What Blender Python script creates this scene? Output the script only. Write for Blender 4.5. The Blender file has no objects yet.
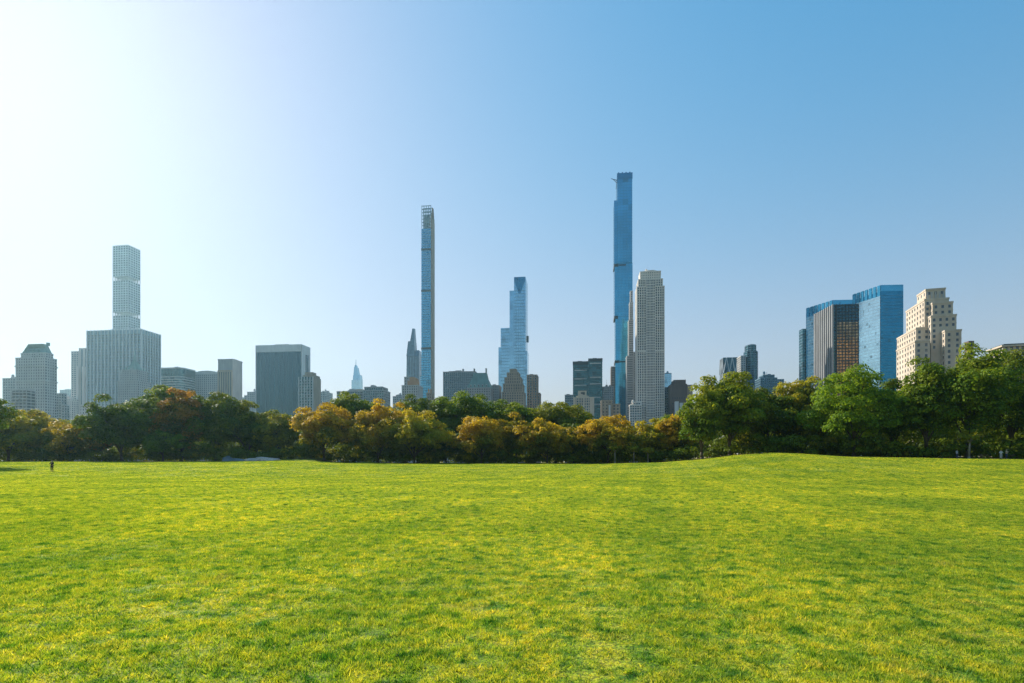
import bpy, bmesh, math, random
import numpy as np
from math import sin, cos, pi, radians

random.seed(7)
RNG = np.random.default_rng(11)
F = 570.0          # focal length in pixels
CX, HY = 512.0, 463.0
CAMZ = 1.9
scene = bpy.context.scene
col = scene.collection

# ------------------------------------------------------------------ helpers
def link(o):
    col.objects.link(o)
    return o

def tag(o, label=None, cat=None, group=None, kind=None):
    if label: o['label'] = label
    if cat: o['category'] = cat
    if group: o['group'] = group
    if kind: o['kind'] = kind
    return o

def empty(name, loc, rz=0.0):
    o = bpy.data.objects.new(name, None)
    o.empty_display_size = 1.0
    o.location = loc
    o.rotation_euler = (0, 0, rz)
    return link(o)

class MB:
    """collects boxes, prisms and tubes into one mesh with several materials"""
    def __init__(self):
        self.v = []; self.f = []; self.m = []
    def box(self, x0, x1, y0, y1, z0, z1, m=0):
        b = len(self.v)
        self.v += [(x0,y0,z0),(x1,y0,z0),(x1,y1,z0),(x0,y1,z0),(x0,y0,z1),(x1,y0,z1),(x1,y1,z1),(x0,y1,z1)]
        self.f += [(b,b+3,b+2,b+1),(b+4,b+5,b+6,b+7),(b,b+1,b+5,b+4),(b+1,b+2,b+6,b+5),(b+2,b+3,b+7,b+6),(b+3,b,b+4,b+7)]
        self.m += [m]*6
    def frustum(self, bot, top, z0, z1, m=0):
        """bot / top: lists of (x, y) with equal length, anticlockwise"""
        n = len(bot); b = len(self.v)
        self.v += [(x,y,z0) for x,y in bot] + [(x,y,z1) for x,y in top]
        self.f.append(tuple(b+i for i in reversed(range(n)))); self.m.append(m)
        self.f.append(tuple(b+n+i for i in range(n))); self.m.append(m)
        for i in range(n):
            j = (i+1) % n
            self.f.append((b+i, b+j, b+n+j, b+n+i)); self.m.append(m)
    def bar(self, p, q, r0, r1=None, n=6, m=0):
        r1 = r0 if r1 is None else r1
        p = np.array(p, float); q = np.array(q, float)
        d = q-p; L = np.linalg.norm(d)
        if L < 1e-6: return
        d /= L
        a = np.array((0,0,1.0)) if abs(d[2]) < .9 else np.array((1.0,0,0))
        u = np.cross(d, a); u /= np.linalg.norm(u); w = np.cross(d, u)
        b = len(self.v)
        for c, r in ((p, r0), (q, r1)):
            for i in range(n):
                t = 2*pi*i/n
                self.v.append(tuple(c + r*(u*cos(t)+w*sin(t))))
        for i in range(n):
            j = (i+1) % n
            self.f.append((b+i, b+n+i, b+n+j, b+j)); self.m.append(m)
        self.f.append(tuple(b+i for i in range(n))); self.m.append(m)
        self.f.append(tuple(b+n+i for i in reversed(range(n)))); self.m.append(m)
    def build(self, name, mats, parent=None, smooth=False):
        me = bpy.data.meshes.new(name)
        me.from_pydata(self.v, [], self.f)
        if not isinstance(mats, (list, tuple)): mats = [mats]
        for x in mats: me.materials.append(x)
        me.polygons.foreach_set('material_index', self.m)
        if smooth: me.polygons.foreach_set('use_smooth', [True]*len(self.f))
        me.update()
        o = link(bpy.data.objects.new(name, me))
        if parent: o.parent = parent
        return o

def np_mesh(name, verts, k, nf, mat, attrs=None, smooth=False):
    """verts (nf*k,3): nf separate faces of k corners each"""
    me = bpy.data.meshes.new(name)
    me.vertices.add(len(verts)); me.vertices.foreach_set('co', verts.astype(np.float32).ravel())
    me.loops.add(nf*k); me.loops.foreach_set('vertex_index', np.arange(nf*k, dtype=np.int32))
    me.polygons.add(nf); me.polygons.foreach_set('loop_start', np.arange(0, nf*k, k, dtype=np.int32))
    if attrs:
        for an, av in attrs.items():
            a = me.attributes.new(an, 'FLOAT', 'FACE')
            a.data.foreach_set('value', av.astype(np.float32))
    me.materials.append(mat)
    me.update(calc_edges=True)
    return me

# ------------------------------------------------------------------ materials
def newmat(name):
    m = bpy.data.materials.new(name); m.use_nodes = True
    nt = m.node_tree; nt.nodes.clear()
    out = nt.nodes.new('ShaderNodeOutputMaterial')
    return m, nt, out

def N(nt, t, **kw):
    n = nt.nodes.new(t)
    for k, v in kw.items():
        if k in ('operation','blend_type','data_type','noise_dimensions','attribute_name','attribute_type','feature','distance'):
            setattr(n, k, v)
        else:
            n.inputs[k].default_value = v
    return n

def mixc(nt, fac, a, b, blend='MIX'):
    n = nt.nodes.new('ShaderNodeMix'); n.data_type = 'RGBA'; n.blend_type = blend
    for i, s in ((0, fac), (6, a), (7, b)):
        if hasattr(s, 'is_output'): nt.links.new(s, n.inputs[i])
        else: n.inputs[i].default_value = s if i == 0 else ((*s, 1) if len(s) == 3 else s)
    return n.outputs[2]

def ramp(nt, src, stops):
    r = nt.nodes.new('ShaderNodeValToRGB')
    e = r.color_ramp.elements
    while len(e) < len(stops): e.new(0.5)
    for i, (p, c) in enumerate(stops):
        e[i].position = p; e[i].color = (*c, 1) if len(c) == 3 else c
    nt.links.new(src, r.inputs[0])
    return r.outputs[0]

def wall(name, c, var=0.14, rough=0.85, scale=0.06, streak=True):
    m, nt, out = newmat(name)
    tc = nt.nodes.new('ShaderNodeTexCoord')
    mp = N(nt, 'ShaderNodeMapping'); mp.inputs['Scale'].default_value = (1, 1, 0.18 if streak else 1)
    nt.links.new(tc.outputs['Object'], mp.inputs[0])
    n1 = N(nt, 'ShaderNodeTexNoise', Scale=scale*4, Detail=6.0, Roughness=0.6)
    nt.links.new(mp.outputs[0], n1.inputs['Vector'])
    n2 = N(nt, 'ShaderNodeTexNoise', Scale=scale*0.6, Detail=3.0)
    nt.links.new(tc.outputs['Object'], n2.inputs['Vector'])
    lo = tuple(x*(1-var) for x in c); hi = tuple(min(1, x*(1+var)) for x in c)
    c1 = ramp(nt, n1.outputs[0], [(0.32, lo), (0.68, hi)])
    c2 = ramp(nt, n2.outputs[0], [(0.35, (1-var,)*3), (0.65, (1,1,1))])
    cc = mixc(nt, 1.0, c1, c2, 'MULTIPLY')
    b = N(nt, 'ShaderNodeBsdfPrincipled', Roughness=rough)
    nt.links.new(cc, b.inputs['Base Color'])
    nt.links.new(b.outputs[0], out.inputs[0])
    return m

def glass(name, c, cell=(3.0, 3.0, 3.7), rough=0.08, metal=0.75, var=0.3, dark=None, darkamt=0.15, wob=0.015):
    """curtain-wall glazing: reflects the sky, panels differ a little, some blinds"""
    m, nt, out = newmat(name)
    tc = nt.nodes.new('ShaderNodeTexCoord')
    ad = nt.nodes.new('ShaderNodeVectorMath'); ad.operation = 'ADD'; ad.inputs[1].default_value = (0.37, 0.41, 0.29)
    nt.links.new(tc.outputs['Object'], ad.inputs[0])
    sn = nt.nodes.new('ShaderNodeVectorMath'); sn.operation = 'SNAP'; sn.inputs[1].default_value = cell
    nt.links.new(ad.outputs[0], sn.inputs[0])
    wn = nt.nodes.new('ShaderNodeTexWhiteNoise'); nt.links.new(sn.outputs[0], wn.inputs['Vector'])
    n2 = N(nt, 'ShaderNodeTexNoise', Scale=0.02, Detail=3.0)
    nt.links.new(tc.outputs['Object'], n2.inputs['Vector'])
    lo = tuple(x*(1-var) for x in c); hi = tuple(min(1, x*(1+var*0.6)) for x in c)
    dk = dark or tuple(x*0.45 for x in c)
    c1 = ramp(nt, wn.outputs['Value'], [(0.0, dk), (darkamt, lo), (1.0, hi)])
    c2 = ramp(nt, n2.outputs[0], [(0.35, (0.78,)*3), (0.65, (1,1,1))])
    cc = mixc(nt, 1.0, c1, c2, 'MULTIPLY')
    # each pane sits at a very slightly different angle
    geo = nt.nodes.new('ShaderNodeNewGeometry')
    sb = nt.nodes.new('ShaderNodeVectorMath'); sb.operation = 'SUBTRACT'; sb.inputs[1].default_value = (0.5,)*3
    nt.links.new(wn.outputs['Color'], sb.inputs[0])
    sc = nt.nodes.new('ShaderNodeVectorMath'); sc.operation = 'SCALE'; sc.inputs['Scale'].default_value = wob
    nt.links.new(sb.outputs[0], sc.inputs[0])
    an = nt.nodes.new('ShaderNodeVectorMath'); an.operation = 'ADD'
    nt.links.new(geo.outputs['Normal'], an.inputs[0]); nt.links.new(sc.outputs[0], an.inputs[1])
    nz = nt.nodes.new('ShaderNodeVectorMath'); nz.operation = 'NORMALIZE'; nt.links.new(an.outputs[0], nz.inputs[0])
    b = N(nt, 'ShaderNodeBsdfPrincipled', Roughness=rough, Metallic=metal)
    nt.links.new(nz.outputs[0], b.inputs['Normal'])
    nt.links.new(cc, b.inputs['Base Color'])
    nt.links.new(b.outputs[0], out.inputs[0])
    return m

def leafmat(name, g_lo, g_hi, t_lo, t_hi, transl=0.42):
    m, nt, out = newmat(name)
    tint = N(nt, 'ShaderNodeAttribute', attribute_name='tint')
    turn = N(nt, 'ShaderNodeAttribute', attribute_name='turn')
    g = ramp(nt, tint.outputs['Fac'], [(0.0, g_lo), (1.0, g_hi)])
    t = ramp(nt, tint.outputs['Fac'], [(0.0, t_lo), (1.0, t_hi)])
    c = mixc(nt, turn.outputs['Fac'], g, t)
    d = N(nt, 'ShaderNodeBsdfPrincipled', Roughness=0.55)
    d.inputs['Specular IOR Level'].default_value = 0.08
    nt.links.new(c, d.inputs['Base Color'])
    tb = nt.nodes.new('ShaderNodeBsdfTranslucent')
    c2 = mixc(nt, 1.0, c, (1.9, 1.75, 0.55, 1), 'MULTIPLY')
    nt.links.new(c2, tb.inputs[0])
    mx = nt.nodes.new('ShaderNodeMixShader'); mx.inputs[0].default_value = transl
    nt.links.new(d.outputs[0], mx.inputs[1]); nt.links.new(tb.outputs[0], mx.inputs[2])
    nt.links.new(mx.outputs[0], out.inputs[0])
    return m

def plain(name, c, rough=0.7, metal=0.0):
    m, nt, out = newmat(name)
    tc = nt.nodes.new('ShaderNodeTexCoord')
    n1 = N(nt, 'ShaderNodeTexNoise', Scale=6.0, Detail=4.0); nt.links.new(tc.outputs['Object'], n1.inputs['Vector'])
    cc = ramp(nt, n1.outputs[0], [(0.3, tuple(x*0.8 for x in c)), (0.7, tuple(min(1, x*1.15) for x in c))])
    b = N(nt, 'ShaderNodeBsdfPrincipled', Roughness=rough, Metallic=metal)
    nt.links.new(cc, b.inputs['Base Color']); nt.links.new(b.outputs[0], out.inputs[0])
    return m

# ------------------------------------------------------------------ terrain
EPX = [-1500, -250, 0, 180, 200, 222, 245, 280, 300, 340, 400, 600, 660, 700, 740, 780, 810, 850, 960, 1024, 1300, 2500]
EPY = [461, 461, 461.7, 461.7, 461.6, 461.5, 461.3, 460.8, 461.5, 462.6, 463.6, 463.8, 462.5, 459.5, 455.0, 453.2, 454.5, 457.0, 458.6, 459.2, 459.5, 459.5]
YPX = [-1500, 0, 200, 600, 680, 780, 860, 1024, 1300, 2500]
YT  = [142, 142, 142, 140, 132, 118, 110, 102, 98, 98]
def smooth(t):
    t = np.clip(t, 0, 1); return t*t*(3-2*t)
def terrain(x, y):
    x = np.asarray(x, float); y = np.asarray(y, float)
    ys = np.maximum(y, 1.0)
    px = CX + F*x/ys
    px = np.where(y < 1, np.where(x > 0, 2500, -1500), px)
    yt = np.interp(px, YPX, YT)
    ze = CAMZ + (HY - np.interp(px, EPX, EPY))/F*yt
    up = smooth((y/yt - 0.45)/0.55)
    z = ze*up
    extra = np.interp(px, [0, 640, 740], [.25, .25, .6])*smooth((y-yt)/28.0)
    z = z + extra
    z = z*(1 - smooth((y-190)/160.0))
    z = z + .95*np.exp(-((x+52.5)/5.5)**2 - ((y-146)/5.0)**2) + .35*np.exp(-((x+36)/3.0)**2 - ((y-144)/2.5)**2)
    return z
def gz(x, y): return float(terrain(x, y))
def XW(px, Y): return (px-CX)/F*Y

def meadow_color(nt):
    """shared world-position colour of the turf: green, yellow-green, straw patches"""
    geo = nt.nodes.new('ShaderNodeNewGeometry')
    pos = geo.outputs['Position']
    def nz(scale, detail, rough=0.6, stretch=None):
        src = pos
        if stretch:
            mp = N(nt, 'ShaderNodeMapping'); mp.inputs['Scale'].default_value = stretch
            nt.links.new(pos, mp.inputs[0]); src = mp.outputs[0]
        n = N(nt, 'ShaderNodeTexNoise', Scale=scale, Detail=detail, Roughness=rough)
        nt.links.new(src, n.inputs['Vector']); return n.outputs[0]
    a = nz(0.13, 4.0)
    b = nz(2.6, 6.0, 0.72)
    c = nz(0.9, 6.0, 0.78)
    d = nz(9.0, 4.0, 0.7)
    base = ramp(nt, a, [(0.34, (0.325, 0.375, 0.028)), (0.50, (0.490, 0.470, 0.032)), (0.64, (0.650, 0.560, 0.038))])
    dark = ramp(nt, b, [(0.38, (0.18, 0.46, 0.55)), (0.47, (0.72, 0.90, 0.9)), (0.54, (1, 1, 1)), (0.70, (1.15, 1.05, 0.95))])
    c1 = mixc(nt, 1.0, base, dark, 'MULTIPLY')
    sf = ramp(nt, c, [(0.57, (0, 0, 0)), (0.68, (0.6, 0.6, 0.6))])
    c2 = mixc(nt, sf, c1, (0.50, 0.36, 0.075))
    cf = ramp(nt, d, [(0.34, (0.50, 0.66, 0.7)), (0.55, (1.05, 1.04, 1.0)), (0.72, (1.25, 1.15, 1.1))])
    # faint mowing passes running away across the lawn
    mp = N(nt, 'ShaderNodeMapping'); mp.inputs['Rotation'].default_value = (0, 0, radians(14)); nt.links.new(pos, mp.inputs[0])
    wv = nt.nodes.new('ShaderNodeTexWave'); wv.inputs['Scale'].default_value = 0.085; wv.inputs['Distortion'].default_value = 1.2; wv.inputs['Detail'].default_value = 2.0; wv.inputs['Detail Scale'].default_value = 0.4
    nt.links.new(mp.outputs[0], wv.inputs['Vector'])
    st = ramp(nt, wv.outputs['Fac'], [(0.2, (0.90, 0.94, 0.95)), (0.8, (1.06, 1.03, 1.0))])
    c3 = mixc(nt, 1.0, c2, st, 'MULTIPLY')
    return mixc(nt, 1.0, c3, cf, 'MULTIPLY'), pos

def ground_material():
    m, nt, out = newmat('meadow_turf')
    cc, pos = meadow_color(nt)
    att = N(nt, 'ShaderNodeAttribute', attribute_name='litter')
    n = N(nt, 'ShaderNodeTexNoise', Scale=0.9, Detail=6.0, Roughness=0.7); nt.links.new(pos, n.inputs['Vector'])
    lit = ramp(nt, n.outputs[0], [(0.35, (0.045, 0.050, 0.012)), (0.52, (0.10, 0.065, 0.025)), (0.68, (0.22, 0.11, 0.025))])
    hn = N(nt, 'ShaderNodeTexNoise', Scale=24.0, Detail=3.0, Roughness=0.7); nt.links.new(pos, hn.inputs['Vector'])
    hf = ramp(nt, hn.outputs[0], [(0.46, (0.75, 0.75, 0.75)), (0.54, (0.0, 0.0, 0.0))])
    th = mixc(nt, hf, cc, (0.06, 0.07, 0.02))
    c2 = mixc(nt, att.outputs['Fac'], th, lit)
    b = N(nt, 'ShaderNodeBsdfPrincipled', Roughness=0.9)
    b.inputs['Specular IOR Level'].default_value = 0.1
    nt.links.new(c2, b.inputs['Base Color'])
    n2 = N(nt, 'ShaderNodeTexNoise', Scale=5.0, Detail=6.0, Roughness=0.75); nt.links.new(pos, n2.inputs['Vector'])
    bp = nt.nodes.new('ShaderNodeBump'); bp.inputs['Strength'].default_value = 0.5; bp.inputs['Distance'].default_value = 0.06
    nt.links.new(n2.outputs[0], bp.inputs['Height']); nt.links.new(bp.outputs[0], b.inputs['Normal'])
    nt.links.new(b.outputs[0], out.inputs[0])
    return m

def make_ground():
    def axis(lo, hi, step, far_lo, far_hi):
        a = list(np.arange(lo, hi+.01, step)); s = step
        while a[-1] < far_hi: s *= 1.35; a.append(min(a[-1]+s, far_hi))
        s = step
        while a[0] > far_lo: s *= 1.35; a.insert(0, max(a[0]-s, far_lo))
        return np.array(a)
    xs = axis(-230, 230, 1.5, -3000, 3000); ys = axis(-20, 240, 1.5, -600, 3000)
    X, Y = np.meshgrid(xs, ys); Z = terrain(X, Y)
    nx, ny = len(xs), len(ys)
    v = np.stack([X, Y, Z], -1).reshape(-1, 3)
    i = (np.arange(ny-1)[:, None]*nx + np.arange(nx-1)[None, :]).ravel()
    f = np.stack([i, i+1, i+nx+1, i+nx], -1)
    me = bpy.data.meshes.new('meadow_ground')
    me.vertices.add(len(v)); me.vertices.foreach_set('co', v.astype(np.float32).ravel())
    me.loops.add(f.size); me.loops.foreach_set('vertex_index', f.astype(np.int32).ravel())
    me.polygons.add(len(f)); me.polygons.foreach_set('loop_start', np.arange(0, f.size, 4, dtype=np.int32))
    me.polygons.foreach_set('use_smooth', np.ones(len(f), dtype=bool))
    px = CX + F*X/np.maximum(Y, 1); yt = np.interp(px, YPX, YT)
    lit = smooth((Y - yt - 0.5 + 0.8*np.sin(X*0.9) + 0.6*np.sin(X*2.3+Y))/2.5)
    a = me.attributes.new('litter', 'FLOAT', 'POINT'); a.data.foreach_set('value', lit.astype(np.float32).ravel())
    me.materials.append(ground_material()); me.update(calc_edges=True)
    o = link(bpy.data.objects.new('ground', me)); o['kind'] = 'structure'
make_ground()

# ------------------------------------------------------------------ grass
def grass_material():
    m, nt, out = newmat('grass_blades')
    cc, pos = meadow_color(nt)
    att = N(nt, 'ShaderNodeAttribute', attribute_name='tint')
    v = ramp(nt, att.outputs['Fac'], [(0.0, (0.14, 0.34, 0.45)), (0.35, (0.70, 0.86, 0.9)), (0.6, (1.0, 1.0, 1.0)), (0.9, (1.28, 1.15, 1.1)), (1.0, (1.8, 1.5, 4.5))])
    c = mixc(nt, 1.0, cc, v, 'MULTIPLY')
    d = N(nt, 'ShaderNodeBsdfPrincipled', Roughness=0.6); d.inputs['Specular IOR Level'].default_value = 0.2
    nt.links.new(c, d.inputs['Base Color'])
    tb = nt.nodes.new('ShaderNodeBsdfTranslucent')
    c2 = mixc(nt, 1.0, c, (1.35, 1.35, 0.7, 1), 'MULTIPLY'); nt.links.new(c2, tb.inputs[0])
    mx = nt.nodes.new('ShaderNodeMixShader'); mx.inputs[0].default_value = 0.5
    nt.links.new(d.outputs[0], mx.inputs[1]); nt.links.new(tb.outputs[0], mx.inputs[2])
    nt.links.new(mx.outputs[0], out.inputs[0])
    return m
GRASS = grass_material()

def grass_nodes():
    ng = bpy.data.node_groups.new('scatter_turf', 'GeometryNodeTree')
    ng.interface.new_socket('Geometry', in_out='INPUT', socket_type='NodeSocketGeometry')
    ng.interface.new_socket('Geometry', in_out='OUTPUT', socket_type='NodeSocketGeometry')
    n = ng.nodes; L = ng.links.new
    gi = n.new('NodeGroupInput'); go = n.new('NodeGroupOutput')
    def na(name, t):
        a = n.new('GeometryNodeInputNamedAttribute'); a.data_type = t; a.inputs['Name'].default_value = name; return a
    sp = n.new('GeometryNodeSeparateGeometry'); sp.domain = 'POINT'
    gt = n.new('FunctionNodeCompare'); gt.data_type = 'FLOAT'; gt.operation = 'GREATER_THAN'; gt.inputs[1].default_value = 0.5
    L(na('is_spot', 'FLOAT').outputs[0], gt.inputs[0])
    L(gi.outputs[0], sp.inputs[0]); L(gt.outputs[0], sp.inputs[1])
    mp = n.new('GeometryNodeMeshToPoints'); L(sp.outputs[0], mp.inputs[0])
    g2 = n.new('GeometryNodeGeometryToInstance'); L(sp.outputs[1], g2.inputs[0])
    ip = n.new('GeometryNodeInstanceOnPoints')
    L(mp.outputs[0], ip.inputs['Points']); L(g2.outputs[0], ip.inputs['Instance'])
    L(na('spot_rot', 'FLOAT_VECTOR').outputs[0], ip.inputs['Rotation'])
    L(na('spot_scale', 'FLOAT_VECTOR').outputs[0], ip.inputs['Scale'])
    L(ip.outputs[0], go.inputs[0])
    return ng
GN = grass_nodes()

def turf(size, nblade, hgt, wid, y0, y1, step, label, clump, fade):
    r = RNG
    # blades gather in clumps
    nc = max(6, int(size*size*clump))
    cxy = (r.random((nc, 2))-.5)*size; ch = r.uniform(.35, 1.7, nc); cr = r.uniform(.018, .06, nc) if clump > 30 else r.uniform(.035, .12, nc)
    ci = r.integers(0, nc, nblade); loose = r.random(nblade) < .45
    p = cxy[ci] + r.normal(size=(nblade, 2))*cr[ci][:, None]
    p[loose] = (r.random((loose.sum(), 2))-.5)*size*1.06
    h = hgt*r.uniform(.5, 1.25, nblade)*np.where(loose, .75, ch[ci])
    w = wid*r.uniform(.6, 1.3, nblade)
    a = r.random(nblade)*2*pi; lean = r.uniform(.3, 1.7, nblade)*h; la = r.random(nblade)*2*pi
    v = np.zeros((nblade, 3, 3))
    v[:, 0, 0] = p[:, 0]-np.cos(a)*w; v[:, 0, 1] = p[:, 1]-np.sin(a)*w
    v[:, 1, 0] = p[:, 0]+np.cos(a)*w; v[:, 1, 1] = p[:, 1]+np.sin(a)*w
    v[:, 2, 0] = p[:, 0]+np.cos(la)*lean; v[:, 2, 1] = p[:, 1]+np.sin(la)*lean; v[:, 2, 2] = h
    v[:, :2, 2] = -.01
    ct = r.random(nc); tint = np.clip(np.where(loose, .5, ct[ci]) + r.normal(0, .22, nblade), 0, .93); tint[r.random(nblade) < .02] = 1.0
    v = v.reshape(-1, 3)
    # spots
    sp = []
    y = y0
    while y < y1:
        half = 0.95*y + 4
        x = -half
        while x < half:
            xx = x + r.uniform(-.12, .12)*step; yy = y + r.uniform(-.12, .12)*step
            yt = np.interp(CX+F*xx/max(yy, 1), YPX, YT)
            if yy < yt+.5 and r.random() > (yy-fade)/(y1-fade): sp.append((xx, yy))
            x += step
        y += step
    sp = np.array(sp); ns = len(sp)
    sz = terrain(sp[:, 0], sp[:, 1])
    me = bpy.data.meshes.new('turf')
    nv = len(v)
    allv = np.concatenate([v, np.column_stack([sp, sz])])
    me.vertices.add(nv+ns); me.vertices.foreach_set('co', allv.astype(np.float32).ravel())
    me.loops.add(nv); me.loops.foreach_set('vertex_index', np.arange(nv, dtype=np.int32))
    me.polygons.add(nblade); me.polygons.foreach_set('loop_start', np.arange(0, nv, 3, dtype=np.int32))
    t = me.attributes.new('tint', 'FLOAT', 'FACE'); t.data.foreach_set('value', tint.astype(np.float32))
    s = me.attributes.new('is_spot', 'FLOAT', 'POINT'); s.data.foreach_set('value', np.r_[np.zeros(nv), np.ones(ns)].astype(np.float32))
    rot = np.zeros((nv+ns, 3)); th = r.random(ns)*2*pi; rot[nv:, 2] = th
    gx = (terrain(sp[:, 0]+1.5, sp[:, 1])-terrain(sp[:, 0]-1.5, sp[:, 1]))/3; gy = (terrain(sp[:, 0], sp[:, 1]+1.5)-terrain(sp[:, 0], sp[:, 1]-1.5))/3
    rot[nv:, 0] = -gx*np.sin(th)+gy*np.cos(th); rot[nv:, 1] = -(gx*np.cos(th)+gy*np.sin(th))
    sc = np.ones((nv+ns, 3)); k = r.uniform(.9, 1.12, ns); sc[nv:, 0] = k; sc[nv:, 1] = k
    nzv = .5+.5*np.sin(sp[:, 0]*.9+1.7*np.sin(sp[:, 1]*.5))*np.sin(sp[:, 1]*.8+sp[:, 0]*.3)
    sc[nv:, 2] = .75+.6*nzv
    for an, av in (('spot_rot', rot), ('spot_scale', sc)):
        at = me.attributes.new(an, 'FLOAT_VECTOR', 'POINT'); at.data.foreach_set('vector', av.astype(np.float32).ravel())
    me.materials.append(GRASS); me.update(calc_edges=True)
    o = link(bpy.data.objects.new('grass', me))
    md = o.modifiers.new('scatter', 'NODES'); md.node_group = GN
    tag(o, label, 'grass', kind='stuff')
turf(2.2, 9500, .036, .0066, 2.0, 30, 1.35, 'short yellow-green turf with darker clumps in the near meadow', 60, 17)
turf(4.0, 12500, .042, .010, 17, 95, 2.7, 'sunlit yellow-green turf across the middle of the meadow', 6, 50)
turf(5.2, 9000, .040, .015, 50, 144, 3.6, 'bright yellow-green turf running to the trees', 3, 143)

# ------------------------------------------------------------------ trees
BARK = wall('bark', (0.075, 0.055, 0.04), .35, .9, 1.2)
PALEBARK = wall('pale_bark', (0.30, 0.26, 0.21), .25, .9, 1.2)
LEAF = {
 'dark':  leafmat('leaves_dark_green', (0.013, 0.048, 0.010), (0.120, 0.190, 0.016), (0.22, 0.21, 0.015), (0.38, 0.34, 0.02), .32),
 'green': leafmat('leaves_green', (0.020, 0.070, 0.010), (0.145, 0.225, 0.018), (0.24, 0.25, 0.015), (0.40, 0.38, 0.02), .36),
 'bright':leafmat('leaves_bright_green', (0.032, 0.095, 0.010), (0.200, 0.300, 0.020), (0.24, 0.27, 0.015), (0.40, 0.40, 0.02), .38),
 'olive': leafmat('leaves_olive', (0.045, 0.078, 0.012), (0.220, 0.250, 0.020), (0.29, 0.25, 0.015), (0.48, 0.39, 0.03), .38),
 'gold':  leafmat('leaves_turning_gold', (0.045, 0.078, 0.012), (0.190, 0.205, 0.018), (0.25, 0.165, 0.014), (0.55, 0.385, 0.030), .40),
 'rust':  leafmat('leaves_turning_rust', (0.018, 0.048, 0.010), (0.085, 0.130, 0.016), (0.20, 0.090, 0.014), (0.42, 0.22, 0.030), .36),
}
def leaves(centers, rb, n_each, size, ctr, R, turn_fn, flat=.72, seed=0):
    r = np.random.default_rng(seed)
    nb = len(centers)
    bi = np.repeat(np.arange(nb), n_each)
    n = len(bi)
    d = r.normal(size=(n, 3)); d /= np.linalg.norm(d, axis=1)[:, None]
    d[:, 2] = np.where(d[:, 2] < -.35, -d[:, 2], d[:, 2])
    lump = 1+.22*np.sin(d[:, 0]*5+bi)*np.cos(d[:, 1]*6+bi*2)
    rad = rb[bi]*(.62+.42*np.sqrt(r.random(n)))*lump
    p = centers[bi] + d*rad[:, None]*np.array((1, 1, flat))
    nrm = d*.9 + r.normal(size=(n, 3))*.36 + np.array((0, 0, .25))
    nrm /= np.linalg.norm(nrm, axis=1)[:, None]
    a = r.normal(size=(n, 3)); u = np.cross(nrm, a); u /= np.linalg.norm(u, axis=1)[:, None]
    w = np.cross(nrm, u)
    s = size*r.uniform(.55, 1.35, n)
    v = np.empty((n, 4, 3))
    v[:, 0] = p-u*s[:, None]*.62; v[:, 2] = p+u*s[:, None]*.62 - nrm*s[:, None]*.15
    v[:, 1] = p-w*s[:, None]*.40; v[:, 3] = p+w*s[:, None]*.40
    btint = r.random(nb)
    tint = np.clip(.15+.45*btint[bi]+.40*r.random(n), 0, 1)
    turn = turn_fn(p, (p-ctr)/R, bi, r)
    return v.reshape(-1, 3), n, tint, np.clip(turn, 0, 1)

def turnfn(amount, top_bias, seed):
    r0 = np.random.default_rng(seed+99)
    ph = r0.random(6)*6.28
    def fn(p, q, bi, r):
        outer = np.linalg.norm(q, axis=1)
        field = .5+.25*np.sin(p[:, 0]*.8+ph[0])+.25*np.sin(p[:, 2]*.9+p[:, 1]*.6+ph[1])
        t = amount*1.25*(.08+1.0*field + top_bias*(q[:, 2])*.6 + .5*(outer-.75)) + r.normal(size=len(p))*.16*min(1, amount*2)
        t = np.where(r.random(len(p)) < .03, t+.35, t)
        return (t-.12)*1.25
    return fn

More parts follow.
